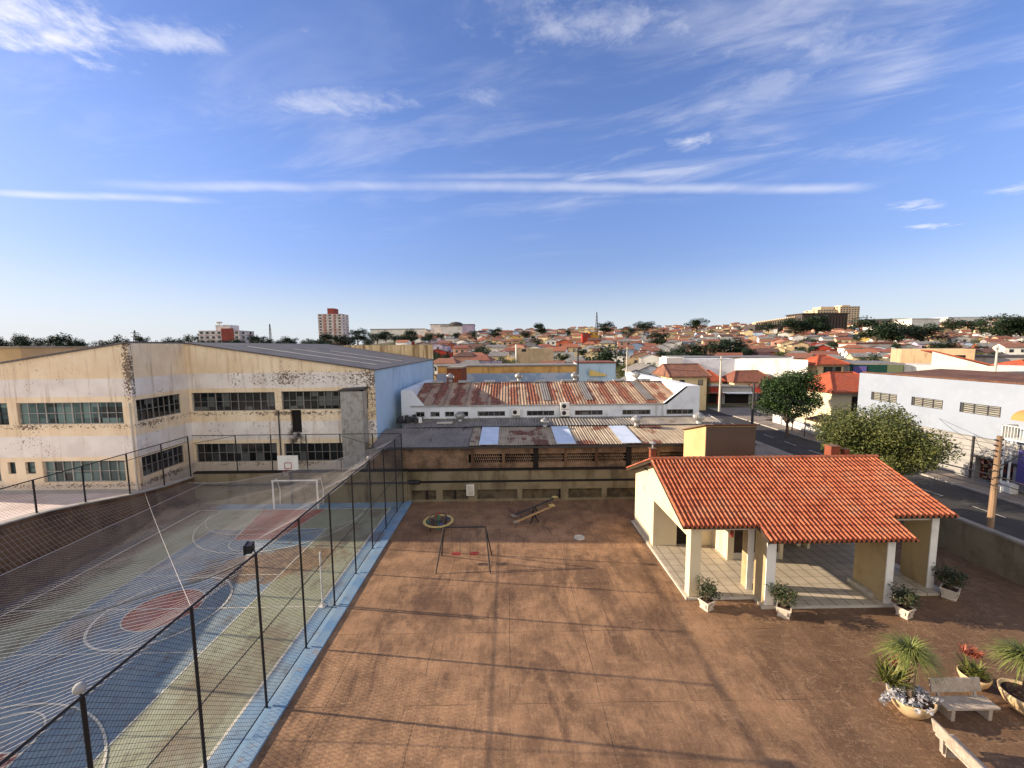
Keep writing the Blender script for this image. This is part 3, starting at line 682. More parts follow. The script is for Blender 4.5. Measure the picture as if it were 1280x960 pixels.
def goals():
    t = thing('football_goal', 'white tube football goal without a net at the far end of the court', 'goal', (-16.05, 29.1, 0))
    for x in (-17.7, -14.4): MB().tube([(x, 29.12, 0), (x, 29.12, 2.15)], .06, 10).build('post', 'white_paint', t)
    MB().tube([(-17.76, 29.12, 2.15), (-14.34, 29.12, 2.15)], .06, 10).build('crossbar', 'white_paint', t)
    for x in (-17.7, -14.4): MB().tube([(x, 29.12, 2.12), (x+.1, 29.5, 2.2), (x+.1, 29.85, 1.2), (x, 29.9, 0)], .03, 6).build('stay', 'white_paint', t)
    t = thing('basketball_hoop', 'white basketball backboard with a red target square behind the goal', 'basketball hoop', (-16.8, 29.6, 0))
    MB().box((-17.55, 29.66, 2.8), (-16.0, 29.71, 3.92)).build('backboard', 'white_paint', t)
    b = MB(); y = 29.65
    for a, c in (((-17.05, 2.9), (-16.5, 2.95)), ((-17.05, 3.33), (-16.5, 3.38)), ((-17.05, 2.95), (-17.0, 3.33)), ((-16.55, 2.95), (-16.5, 3.33))): b.box((a[0], y, a[1]), (c[0], y+.012, c[1]))
    b.build('target_square', 'red_paint', t)
    MB().tube([(-16.78+.22*math.cos(a), 29.35+.22*math.sin(a), 2.86) for a in [2*math.pi*i/20 for i in range(21)]], .012, 5, False).build('rim', 'red_paint', t)
    b = MB()
    for i in range(10):
        a, c = 2*math.pi*i/10, 2*math.pi*(i+1.5)/10
        for s in (1, -1): b.tube([(-16.78+.22*math.cos(a), 29.35+.22*math.sin(a), 2.85), (-16.78+.13*math.cos(s*c), 29.35+.13*math.sin(s*c), 2.45)], .005, 3, False)
    b.build('basket_net', 'pale_cord', t)
    MB().tube([(-16.78, 29.95, 0), (-16.78, 29.95, 2.9)], .07, 8).tube([(-16.78, 29.95, 2.9), (-16.78, 29.72, 3.2)], .05, 6).build('pole', 'dark_metal', t)
    t = thing('net_post', 'white volleyball net post at the edge of the court by the fence', 'post', (-8.75, 17.6, 0))
    MB().tube([(-8.75, 17.6, 0), (-8.75, 17.6, 2.65)], .045, 8).build('tube', 'white_paint', t)
    MB().lathe((-8.75, 17.6, 0), [(.16, 0), (.16, .03), (.06, .06)], 12).build('base_plate', 'white_paint', t)
goals()

# ------------------------------------------------------------------ the pale hall west of the court
def hall():
    t = thing('factory_hall', 'long two-storey hall of peeling cream and white paint with bands of windows', 'building', (-26.4, 33, 1.5))
    XR, XL, XE = -26.4, -46.0, -11.06; YF, YW, YB = 33.0, 28.0, 58.7; ZR = 12.45; SL = .152
    zr = lambda x: ZR-SL*abs(x-XR)
    Z0 = 9.3
    # right half, facing the court
    U = [( -26.25, -19.4, 6.85, 8.4, 11), (-18.85, -13.6, 6.9, 8.45, 9), (-12.45, -11.7, 6.9, 8.5, 1)]
    Lw = [(-26.3, -19.5, 2.5, 4.1, 11), (-18.9, -13.9, 2.5, 4.05, 8)]
    door = (-18.2, -17.3, 4.95, 6.88)
    holes = [(a-XR, c-XR, z0, z1) for a, c, z0, z1, n in U+Lw]+[(door[0]-XR, door[1]-XR, door[2], door[3])]
    holes = [(max(h[0], .12), h[1], h[2], h[3]) for h in holes]
    b = MB(); o = (XR, YF, 0); wall_holes(b, o, (1, 0, 0), (0, -1, 0), XE-XR, 1.4, Z0, holes, .25)
    b.face((XR, YF, Z0), (XE, YF, Z0), (XE, YF, zr(XE)), (XR, YF, ZR))
    # left wing front
    U2 = [(-43.5, -37.2, 6.8, 8.4, 10), (-36.2, -35.2, 6.8, 8.35, 2), (-34.5, -27.15, 6.8, 8.35, 12)]; U2[1] = (-36.6, -35.15, 6.8, 8.35, 2)
    L2 = [(-40.0, -36.2, 2.7, 4.1, 6), (-35.65, -35.1, 3.25, 4.12, 1), (-34.42, -33.72, 3.25, 4.12, 1), (-33.2, -27.4, 2.6, 4.15, 9)]
    h2 = [(a-XL, c-XL, z0, z1) for a, c, z0, z1, n in U2+L2]
    wall_holes(b, (XL, YW, 0), (1, 0, 0), (0, -1, 0), XR-XL, 1.4, Z0, h2, .25)
    b.face((XL, YW, Z0), (XR, YW, Z0), (XR, YW, ZR), (XL, YW, zr(XL)))
    # return wall between wing and main front
    M2 = [(28.25, 32.1, 6.9, 8.45, 8), (28.25, 32.0, 2.85, 4.3, 8)]
    h3 = [(y0-YW, y1-YW, z0, z1) for y0, y1, z0, z1, n in M2]
    wall_holes(b, (XR, YW, 0), (0, 1, 0), (1, 0, 0), YF-YW, 1.4, ZR, h3, .22)
    b.face((XL, YW, 1.4), (XL, YB, 1.4), (XL, YB, zr(XL)), (XL, YW, zr(XL)))
    b.build('wall', 'peeling_banded_paint', t)
    b = MB()      # rear gable wall that rises above the roof
    b.box((-24.0, YB, 1.4), (XE, YB+.4, 12.35)); b.build('parapet', 'rust_streaked_parapet', t)
    MB().face((XE, YF, 1.4), (XE, YB+.4, 1.4), (XE, YB+.4, 10.12), (XE, YF, 10.12)).build('side_wall', 'blue_hall_paint', t)
    b = MB()
    b.prism([(XR, YF-.12, ZR+.02), (XE+.12, YF-.12, zr(XE)), (XE+.12, YB-.01, zr(XE)), (XR, YB-.01, ZR+.02)], (0, 0, .10))
    b.prism([(XL, YW-.12, zr(XL)), (XR-.002, YW-.12, ZR+.02), (XR-.002, YB-.01, ZR+.02), (XL, YB-.01, zr(XL))], (0, 0, .10))
    rf = b.build('roof', 'hall_roof_metal', t)
    b = MB()
    for y in (37.0, 41.5, 46): b.prism([(-24+ .4*(y-37), y, zr(-24+.4*(y-37))+.125), (-12.2, y, zr(-12.2)+.125), (-12.2, y+.3, zr(-12.2)+.125), (-24+.4*(y-37), y+.3, zr(-24+.4*(y-37))+.125)], (0, 0, .02))
    b.build('skylight', 'grey_trim', rf)
    for a, c, z0, z1, n in U+Lw: window(t, o, (1, 0, 0), (0, -1, 0), max(a-XR, .12), c-XR, z0, z1, n, 2)
    for a, c, z0, z1, n in U2+L2: window(t, (XL, YW, 0), (1, 0, 0), (0, -1, 0), a-XL, c-XL, z0, z1, n, 2, pm='teal_reflection_panes', fm='galvanised' if n > 2 else 'dark_metal')
    for y0, y1, z0, z1, n in M2: window(t, (XR, YW, 0), (0, 1, 0), (1, 0, 0), y0-YW, y1-YW, z0, z1, n, 2, .18)
    a = door; MB().face((a[0], YF+.25, a[2]), (a[1], YF+.25, a[2]), (a[1], YF+.25, a[3]), (a[0], YF+.25, a[3])).build('doorway', 'dark_interior', t)
    # corrugated shaft standing against the front
    def corr(x0, x1, y, z0, z1, per=.15):
        b = MB(); n = int((x1-x0)/per*4); P = []
        for i in range(n+1):
            x = x0+(x1-x0)*i/n; P.append((x, y-.05*(.5+.5*math.cos(2*math.pi*(x-x0)/per/2))))
        for (xa, ya), (xb, yb) in zip(P, P[1:]): b.face((xa, ya, z0), (xb, yb, z0), (xb, yb, z1), (xa, ya, z1))
        return b
    b = corr(-13.55, -11.75, 32.0, 1.5, 8.5); b.face((-11.75, 32, 1.5), (-11.75, 33, 1.5), (-11.75, 33, 8.5), (-11.75, 32, 8.5)).face((-13.55, 33, 1.5), (-13.55, 32, 1.5), (-13.55, 32, 8.5), (-13.55, 33, 8.5))
    sh = b.build('shaft', 'galvanised', t); MB().prism([(-13.7, 31.85, 8.5), (-11.65, 31.85, 8.62), (-11.65, 33, 8.7), (-13.7, 33, 8.58)], (0, 0, .1)).build('shaft_cap', 'dark_metal', sh)
    MB().tube([(-19.15, 32.93, 1.6), (-19.15, 32.93, 6.9)], .05, 6).build('drain_pipe', 'dark_metal', t)
    MB().tube([(-26.55, 27.9, 1.6), (-26.55, 27.9, 8.3)], .05, 6).build('drain_pipe', 'grey_trim', t)
    MB().box((XL, YW-.06, 1.6), (XR-.05, YW-.003, 2.05)).build('plinth', 'garage_stone', t)
    # lower neighbour seen past the roof on the far left
    t2 = thing('flat_roofed_block', 'plain beige flat-roofed block behind the west slope of the hall roof', 'building', (-58, 44, 0))
    MB().box((-70, 44, 0), (-53.0, 54, 12.3)).build('wall', 'beige_render', t2); MB().box((-70.2, 43.8, 12.3), (-52.8, 54.2, 12.5)).build('parapet', 'concrete', t2)
tt = NT('rust_streaked_parapet', .9, .1)
c_ = tt.mix(tt.rng(tt.noise(.5, 5), .35, .65), srgb(230, 202, 156), srgb(214, 184, 138)); c_ = tt.mix(tt.math('MULTIPLY', tt.rng(tt.noise(1.2, 6, .65, (1.5, 1.5, .08)), .44, .62), .75), c_, srgb(112, 78, 52)); tt.color(c_)
mat('beige_render', srgb(196, 168, 128), .9, [(srgb(168, 140, 104), .3, .45, .65, .6)])
hall()

# ------------------------------------------------------------------ workshop and warehouse behind the yard wall
def turbine(loc, label, s=1.):
    t = thing('roof_ventilator', label, 'ventilator', loc, 'round ventilators on the warehouse and workshop roofs')
    x, y, z = loc
    MB().lathe((x, y, z), [(.22*s, -.3*s), (.22*s, .12*s)], 12).build('neck', 'galvanised', t, True)
    b = MB(); n = 14
    for k in range(n):
        a = 2*math.pi*k/n; P = []
        for i in range(7):
            q = math.pi*(i/6)*.92+.12; rr = .42*s*math.sin(q)+.05; P.append((rr, .12*s+.62*s*(1-math.cos(q))/2))
        for (r0, z0), (r1, z1) in zip(P, P[1:]):
            for da, db in ((0, .34),): b.face((x+r0*math.cos(a), y+r0*math.sin(a), z+z0), (x+r0*.93*math.cos(a+db), y+r0*.93*math.sin(a+db), z+z0), (x+r1*.93*math.cos(a+db), y+r1*.93*math.sin(a+db), z+z1), (x+r1*math.cos(a), y+r1*math.sin(a), z+z1))
    b.build('turbine_head', 'galvanised', t)
    MB().lathe((x, y, z), [(.18*s, .72*s), (.14*s, .77*s), (.02, .79*s)], 12).build('cap', 'galvanised', t, True)
def sheet_roof(par, name, m, x0, x1, ya, za, yb, zb, per=.25, amp=.03, n=4):
    b = MB(); k = int((x1-x0)/per*n); ny = 6
    for i in range(k):
        xa, xb = x0+(x1-x0)*i/k, x0+(x1-x0)*(i+1)/k
        ha, hb = amp*math.cos(2*math.pi*i/n), amp*math.cos(2*math.pi*(i+1)/n)
        b.face((xa, ya, za+ha), (xb, ya, za+hb), (xb, yb, zb+hb), (xa, yb, zb+ha))
    return b.build(name, m, par)
def workshop():
    t = thing('brick_workshop', 'low sooty brick workshop with rust-patched sheet roof behind the yard wall', 'building', (3, 31, 2))
    XA, XB = -10.9, 19.2; Y0, Y1, Y2 = 30.75, 35.1, 38.0
    b = MB().box((XA, Y0, 1.5), (-3.2, Y0+.25, 4.12)); b.build('wall', 'sooty_brick', t)
    # open-work brick vents between piers
    b = MB(); b.box((-3.2, Y0, 1.5), (XB, Y0+.25, 2.85)).box((-3.2, Y0, 3.55), (XB, Y0+.25, 4.2))
    b.build('wall', 'sooty_brick', t)
    x = -3.0; k = 0
    while x < XB-.5:
        big = k % 3 == 2; w = .42 if big else .22
        MB().box((x, Y0-.06, 1.5), (x+w, Y0+.27, 4.3)).build('pier', 'dirty_retaining_wall' if not big else 'dark_interior', t)
        v = MB(); a0, a1 = x+w, min(x+2.45, XB)
        n = int((a1-a0)/.16)
        for i in range(n):
            for j in range(3):
                xx = a0+.16*i+(.08 if j % 2 else 0); v.box((xx, Y0+.05, 2.85+.235*j), (xx+.075, Y0+.2, 2.85+.235*j+.14))
        for j in range(4): v.box((a0, Y0+.06, 2.84+.235*j-.02), (a1, Y0+.19, 2.84+.235*j+.03))
        v.build('vent_bricks', 'sooty_brick', t)
        x += 2.45; k += 1
    MB().box((XA, Y0+.5, 1.5), (XB, Y0+.6, 4.2)).build('inner_face', 'dark_interior', t)
    MB().box((XB-.25, Y0+.3, 0), (XB, Y2, 4.0)).build('side_wall', 'sooty_brick', t)
    sheet_roof(t, 'roof', 'old_grey_roof', XA, -3.1, Y0-.25, 4.16, Y1, 4.78, .5, .02, 2)
    rf = sheet_roof(t, 'roof', 'workshop_roof', -3.1, 19.4, Y0-.25, 4.32, Y1, 4.8, .21, .028)
    sheet_roof(t, 'upper_roof', 'old_grey_roof', XA+1.5, -3.1, Y1+.02, 4.86, Y2, 5.12, .5, .02, 2)
    sheet_roof(t, 'upper_roof', 'corrugated_grey', -3.1, 19.4, Y1+.02, 4.9, Y2, 5.15, .28, .045)
    MB().box((XA, Y0-.33, 4.08), (19.4, Y0-.24, 4.24)).build('gutter', 'dark_metal', t)
    for x in (-2.35, 3.75, 8.9): MB().prism([(x, Y0-.2, 4.37), (x+1.5, Y0-.2, 4.37), (x+1.5, Y1-.1, 4.84), (x, Y1-.1, 4.84)], (0, 0, .02)).build('skylight', 'skylight_sheet', rf)
    MB().box((-6.6, 36.0, 5.0), (-5.2, 36.6, 5.08)).build('roof_patch', 'grey_trim', t)
    MB().tube([(19.4, 31, 4.34), (19.4, 35.1, 4.82), (19.4, 38, 5.2)], .07, 6).build('verge', 'grey_trim', t)
workshop()
turbine((3.2, 34.8, 5.0), 'green-grey ventilator on the workshop roof between the first two skylight sheets', .85)
turbine((11.3, 34.6, 5.05), 'cream ventilator on the workshop roof right of the last skylight sheet', 1.)
turbine((17.2, 35.4, 5.0), 'silver ball ventilator at the east end of the workshop roof', 1.15)
turbine((-4.6, 37.2, 5.1), 'dark round ventilator against the white wall at the west end', 1.05)

def warehouse():
    t = thing('white_warehouse', 'white warehouse with a heavily rusted sheet roof and a row of dark strip windows', 'building', (4, 38, 0))
    X0, X1, Y0 = -10.3, 18.46, 38.0
    wins = [(-9.0, -8.1), (-7.6, -6.7), (-6.2, -5.3), (-4.8, -3.9), (-2.95, 1.2), (4.0, 8.0), (10.6, 14.6)]
    wins = [(-8.95, -8.1), (-7.55, -6.65), (-6.15, -5.25), (-4.75, -3.9), (-3.0, -.35), (1.75, 4.4), (6.4, 9.1), (11.0, 13.75), (15.3, 17.9)]
    holes = [(a-X0, c-X0, 5.3, 5.78) for a, c in wins]
    b = MB(); wall_holes(b, (X0, Y0, 0), (1, 0, 0), (0, -1, 0), X1-X0, 3.5, 6.3, holes, .18)
    b.face((14.9, Y0, 6.3), (X1, Y0, 6.3), (X1, Y0, 8.03), (17.1, Y0, 8.03))
    b.face((X0, Y0, 6.3), (-8.0, Y0, 6.3), (-9.2, Y0, 7.85), (X0, Y0, 7.85))
    b.prism([(14.9, Y0, 6.3), (15.3, Y0, 6.3), (17.35, Y0, 8.03), (17.1, Y0, 8.03)], (0, .3, 0))
    b.face((X1, Y0, 0), (X1, 57, 0), (X1, 57, 8.03), (X1, Y0, 8.03))
    b.build('wall', 'warehouse_white', t)
    MB().box((17.3, Y0+.002, 7.9), (X1-.01, 57, 8.06)).prism([(17.3, Y0+.3, 6.3), (17.3, 57, 6.3), (17.3, 57, 8.0), (17.3, Y0+.3, 8.0)], (-.25, 0, 0)).build('parapet', 'warehouse_white', t)
    MB().box((X0, Y0+.3, 6.3), (-9.4, 50, 7.9)).build('parapet', 'warehouse_white', t)
    for a, c in wins: window(t, (X0, Y0, 0), (1, 0, 0), (0, -1, 0), a-X0, c-X0, 5.3, 5.78, max(2, int((c-a)/.45)), 1, .14)
    yr, zr_ = 44.6, 8.0
    rf = sheet_roof(t, 'roof', 'warehouse_rust_roof', -9.4, 17.1, Y0+.02, 6.38, yr, zr_, .3, .035)
    sheet_roof(t, 'rear_roof', 'warehouse_rust_roof', -9.4, 17.1, yr, zr_, 52, 6.2, .6, .03, 2)
    MB().box((-9.4, Y0-.1, 6.28), (15.0, Y0-.003, 6.40)).build('gutter', 'galvanised', t)
    for x in (3.4, 7.6, 13.6): MB().prism([(x, Y0+.9, 6.65), (x+.8, Y0+.9, 6.65), (x+.8, yr-.2, 8.0), (x, yr-.2, 8.0)], (0, 0, .03)).build('skylight', 'corrugated_grey', rf)
    b = MB()
    for i in range(9): b.box((-8.5+2.9*i, yr-.35, zr_), (-7.3+2.9*i, yr+.35, zr_+.2))
    b.build('ridge_cap', 'galvanised', rf)
warehouse()
for x, l in ((-6.5, 'round ventilator on the warehouse ridge, westernmost'), (1.2, 'round ventilator on the warehouse ridge above the stacked fan units'), (7.5, 'round ventilator in the middle of the warehouse ridge'), (14.4, 'round ventilator on the warehouse ridge, easternmost')): turbine((x, 44.6, 8.25), l, 1.0)
def ac_unit(x, z, label):
    t = thing('air_conditioner', label, 'air conditioner', (x, 37.8, z), 'outdoor fan units on the warehouse wall')
    MB().box((x-.42, 37.58, z), (x+.42, 37.93, z+.62)).build('casing', 'white_paint', t)
    f = MB().lathe((0, 0, 0), [(.20, 0), (.20, .02), (.05, .03)], 16)
    f.v = [(x-.1+a, 37.575-c, z+.31+b_) for a, b_, c in f.v]; f.build('fan_grille', 'black_metal', t)
    MB().box((x-.35, 37.6, z-.12), (x-.28, 38, z-.003)).box((x+.28, 37.6, z-.12), (x+.35, 38, z-.003)).build('bracket', 'dark_metal', t)
ac_unit(.7, 5.42, 'white outdoor fan unit alone on the warehouse wall'); ac_unit(5.4, 5.3, 'lower of two stacked white fan units on the warehouse wall'); ac_unit(5.4, 5.96, 'upper of two stacked white fan units on the warehouse wall')
t = thing('meter_box', 'small white meter box on the low yard wall', 'box', (-3.03, 30.05, .5))
MB().box((-3.33, 29.95, .5), (-2.73, 30.08, 1.36)).build('case', 'white_paint', t); MB().box((-3.27, 29.935, .56), (-2.79, 29.952, 1.3)).build('door', 'grey_trim', t)
t = thing('roof_debris', 'heap of old boards and drums on the roof beside the blue wall', 'debris', (-9.6, 37, 4.9))
b = MB(); rnd = random.Random(4)
for i in range(14): x, y = rnd.uniform(-10.6, -8.6), rnd.uniform(36.4, 37.6); b.box((x, y, 4.95), (x+rnd.uniform(.2, .7), y+rnd.uniform(.2, .5), 5.0+rnd.uniform(.1, .6)), rnd.uniform(0, 3))
b.build('boards', 'dark_metal', t); MB().lathe((-8.3, 36.8, 4.95), [(.22, 0), (.22, .5), (.2, .52)], 12).build('drum', 'white_paint', t)

# ------------------------------------------------------------------ pavilion
def pavilion():
    t = thing('pavilion', 'open cream pavilion with bright orange clay tile roof and tiled floor', 'pavilion', (14.5, 21.8, 0))
    RY, RZ, S = 21.85, 5.58, .43
    zf = lambda y: RZ-S*abs(RY-y)
    # roof of pan tiles: rounded columns stepping down course by course
    def slope(x0, x1, ya, yb):
        """from ridge side ya to eave yb"""
        b = MB(); sg = 1 if yb < ya else -1; L = abs(yb-ya); nc = max(1, int(L/.36+.5)); seg = 8
        n = round((x1-x0)/.222); per = (x1-x0)/n
        for c in range(nc):
            y0 = ya+(yb-ya)*c/nc; y1 = ya+(yb-ya)*((c+1)/nc+.02)
            for i in range(n):
                j = random.Random(i*97+c).uniform(-.006, .006)
                P = []
                for k in range(seg+1):
                    a = k/seg; h = (.092*math.sin(math.pi*a/.60) if a < .60 else -.06*math.sin(math.pi*(a-.60)/.40))
                    P.append((x0+(i+a)*per, h+j))
                for (xa, ha), (xb, hb) in zip(P, P[1:]):
                    b.face((xa, y0, zf(y0)+ha+.02), (xb, y0, zf(y0)+hb+.02), (xb, y1, zf(y1)+hb+.055), (xa, y1, zf(y1)+ha+.055))
                if c == nc-1:
                    for (xa, ha), (xb, hb) in zip(P, P[1:]): b.face((xa, y1, zf(y1)+ha+.055), (xb, y1, zf(y1)+hb+.055), (xb, y1, zf(y1)+hb-.02), (xa, y1, zf(y1)+ha-.02))
        return b
    b = MB()
    for x0, x1, yb in ((7.95, 11.45, 17.5), (11.45, 18.02, 16.72), (18.02, 20.72, 17.92)):
        q = slope(x0, x1, RY, yb); k = len(b.v); b.v += q.v; b.f += [tuple(i+k for i in f) for f in q.f]
    fl = lambda x, y: x if x < 18.03 or y > RY else x+(x-18.02)/2.7*.40*(RY-y)/3.93      # the east verge runs out a little towards the eave
    b.v = [(fl(x, y), y, z) for x, y, z in b.v]
    rf = b.build('roof', 'clay_tiles', t)
    slope(7.95, 20.72, RY, 26.3).build('rear_roof', 'clay_tiles', t)
    b = MB(); n = 36
    for i in range(n):
        x0, x1 = 7.9+(20.8-7.9)*i/n, 7.9+(20.8-7.9)*(i+1)/n+.03
        P0 = [(x0, RY+.17*math.cos(math.pi*k/6), RZ+.03+.13*math.sin(math.pi*k/6)) for k in range(7)]; P1 = [(x1, RY+.15*math.cos(math.pi*k/6), RZ+.02+.115*math.sin(math.pi*k/6)) for k in range(7)]
        for k in range(6): b.face(P0[k], P1[k], P1[k+1], P0[k+1])
    b.build('ridge_tiles', 'clay_tiles', rf)
    # underside boards, rafters and fascias
    b = MB()
    for x0, x1, yb in ((8.0, 11.5, 17.55), (11.5, 17.95, 16.78), (17.95, 20.65, 17.98)): b.prism([(x0, yb, zf(yb)-.09), (x1, yb, zf(yb)-.09), (x1, RY, RZ-.09), (x0, RY, RZ-.09)], (0, 0, .04))
    b.prism([(8.0, 26.25, zf(26.25)-.09), (20.65, 26.25, zf(26.25)-.09), (20.65, RY+.01, RZ-.09), (8.0, RY+.01, RZ-.09)], (0, 0, .04))
    b.v = [(fl(x, y), y, z) for x, y, z in b.v]; b.build('soffit', 'brown_door', t)
    b = MB()
    for x0, x1, yb in ((7.97, 11.5, 17.47), (11.42, 17.98, 16.69), (17.99, 20.7, 17.89)): b.box((x0, yb, zf(yb)-.13), (x1, yb+.035, zf(yb)-.01))
    for x, ya in ((7.96, 17.5), (20.66, 17.92)): b.prism([(x, ya, zf(ya)-.16), (x, RY, RZ-.16), (x, 26.3, zf(26.3)-.16), (x, 26.3, zf(26.3)-.01), (x, RY, RZ-.01), (x, ya, zf(ya)-.01)], (.04, 0, 0))
    b.prism([(11.42, 16.72, zf(16.72)-.2), (11.42, 17.52, zf(17.52)-.2), (11.42, 17.52, zf(17.52)-.0), (11.42, 16.72, zf(16.72)-.0)], (.04, 0, 0)).prism([(17.98, 16.72, zf(16.72)-.2), (17.98, 17.95, zf(17.95)-.2), (17.98, 17.95, zf(17.95)), (17.98, 16.72, zf(16.72))], (.04, 0, 0))
    b.v = [(fl(x, y), y, z) for x, y, z in b.v]; b.build('fascia', 'brown_door', t)
    # floor
    b = MB().box((8.35, 17.72, -.05), (20.9, 26.1, .12)).box((11.45, 17.0, -.05), (17.62, 17.719, .12)); b.build('floor', 'porch_tiles', t)
    b = MB().box((8.3, 17.66, -.05), (11.44, 17.717, .1)).box((11.4, 16.94, -.05), (17.67, 16.998, .1)).box((8.29, 17.66, -.05), (8.348, 26.1, .1)); b.build('floor_edge', 'grey_trim', t)
    # gable wall on the west side with its wide opening
    X = 8.5; b = MB()
    zt = 3.12
    b.prism([(X, 22.62, .1), (X, 26.0, .1), (X, 26.0, zf(26)-.1), (X, RY, RZ-.1), (X, 17.78, zf(17.78)-.1), (X, 17.78, zt), (X, 22.62, zt)], (.22, 0, 0))
    b.build('gable_wall', 'cream_wall', t)
    MB().box((X-.03, 18.25, zt-.2), (X+.3, 22.6, zt-.003)).build('gable_beam', 'cream_wall', t)
    b = MB().box((8.45, 17.75, .12), (8.95, 18.2, 3.76)); b.build('column', 'cream_wall', t)
    for x0, x1, y0, y1, zc in ((11.62, 12.0, 17.1, 17.95, 3.42), (11.5, 11.75, 18.3, 18.75, 3.9), (17.12, 17.42, 17.1, 18.75, 3.42), (20.25, 20.55, 18.19, 19.5, 3.9)):
        cm = MB().box((x0, y0, .12), (x1, y1, zc)).build('column', 'column_beige', t); MB().box((x0-.02, y0-.045, .12), (x1+.02, y0-.002, zc)).build('front_trim', 'white_paint', cm)
    b = MB().box((8.952, 17.8, 3.35), (11.6, 18.05, 3.62)).box((12.0, 17.1, 3.16), (17.12, 17.32, 3.4)).box((17.422, 18.25, 3.5), (20.55, 18.45, 3.86)); b.build('front_beam', 'grey_trim', t)
    MB().box((16.9, 17.55, .12), (17.118, 18.8, .3)).build('skirting', 'grey_trim', t)
    # rooms at the back
    b = MB(); b.box((8.722, 22.6, .12), (9.9, 22.8, 4.9)).box((10.8, 22.6, .12), (12.0, 22.8, 4.9)).box((9.9, 22.6, 2.4), (10.8, 22.8, 4.9)).box((8.722, 25.8, .12), (20.5, 26.0, 3.6)).build('back_wall', 'cream_wall', t)
    MB().box((9.9, 22.75, .12), (10.8, 22.82, 2.4)).build('doorway', 'dark_interior', t)
    b = MB().box((12.0, 20.9, .12), (12.35, 22.8, 3.9)).box((14.9, 20.9, .12), (15.1, 22.8, 3.9)).box((12.35, 20.95, 2.5), (14.9, 21.1, 4.0)); b.build('kitchen_wall', 'cream_wall', t)
    MB().box((12.35, 21.05, .5), (14.9, 21.25, 2.5)).build('kitchen_shutter', 'brown_door', t)
    MB().box((12.352, 20.93, .12), (14.9, 21.04, .5)).build('counter_base', 'grey_trim', t)
    b = MB().box((15.102, 22.6, .12), (20.5, 22.8, 2.2)); b.build('barbecue_wall', 'brown_door', t)
    b = MB().box((15.3, 21.9, .9), (17.6, 22.55, .98)); b.build('worktop', 'granite', t)
    MB().box((15.4, 22.0, .12), (15.55, 22.5, .9)).box((17.3, 22.0, .12), (17.45, 22.5, .9)).build('worktop_leg', 'cream_wall', t)
    MB().box((16.9, 22.3, .12), (17.15, 22.58, 3.4)).build('column', 'cream_wall', t)
    MB().box((8.38, 23.7, 4.35), (8.5, 24.1, 4.41)).build('spout', 'dark_metal', t)
    MB().box((8.46, 24.2, 2.9), (8.497, 24.5, 3.2)).build('vent_plate', 'grey_trim', t)
    # chimneys
    for x, y, s in ((8.25, 22.6, .32), (18.9, 22.7, .5)):
        b = MB().box((x, y, 4.9), (x+s, y+s, 5.95)).box((x-.04, y-.04, 5.95), (x+s+.04, y+s+.04, 6.0)); ch = b.build('chimney', 'red_brick', t)
        b = MB()
        if s > .4: b.box((x+.8, y, 4.9), (x+.8+.3, y+.3, 5.8)); b.build('chimney_pot', 'red_brick', ch)
        else: b.lathe((x+.16, y+.16, 6.0), [(.05, 0), (.05, .2), (.22, .3), (.02, .42)], 10); b.build('chimney_cowl', 'galvanised', ch)
    # tall water-tank room behind
    t = thing('tank_house', 'plain cream tank room with shade-darkened front rising behind the pavilion roof', 'shed', (14.8, 28, 0))
    pr = [(13.3, 26.35, 0), (13.3, 29.6, 0), (13.3, 29.6, 5.55), (13.3, 26.35, 6.5)]
    MB().prism(pr, (3.4, 0, 0)).build('wall', 'tank_wall_paint', t); MB().box((13.34, 26.33, 0), (16.7, 26.347, 6.46)).build('front_wall', 'shaded_front_tone', t)
    MB().prism([(13.15, 26.2, 6.58), (13.15, 29.75, 5.53), (13.15, 29.75, 5.6), (13.15, 26.2, 6.66)], (3.7, 0, 0)).build('roof', 'rust_brown_roof', t)
mat('tank_wall_paint', srgb(196, 168, 118), .9, [(srgb(172, 146, 100), .6, .45, .66, .5)], (14, .1, .01))
mat('column_beige', srgb(176, 156, 118), .9, [(srgb(150, 130, 96), .8, .45, .66, .6), (srgb(120, 102, 76), 1.2, .55, .74, .5, (1, 1, .2))])
mat('shaded_front_tone', srgb(92, 80, 68), .9, [(srgb(80, 70, 60), .6, .45, .66, .5)])  # shade of the tank room's front put into its colour
pavilion()
t = thing('fire_extinguisher', 'red fire extinguisher hung on the pavilion kitchen corner', 'extinguisher', (12.2, 20.8, 1.6))
MB().lathe((12.17, 20.82, 1.5), [(.075, 0), (.08, .05), (.08, .38), (.05, .45), (.02, .47)], 12).build('cylinder', 'red_paint', t, True); MB().box((12.12, 20.8, 1.97), (12.22, 20.86, 2.05)).tube([(12.17, 20.8, 2.0), (12.08, 20.78, 1.9), (12.07, 20.78, 1.6)], .012, 5).build('valve', 'black_metal', t)

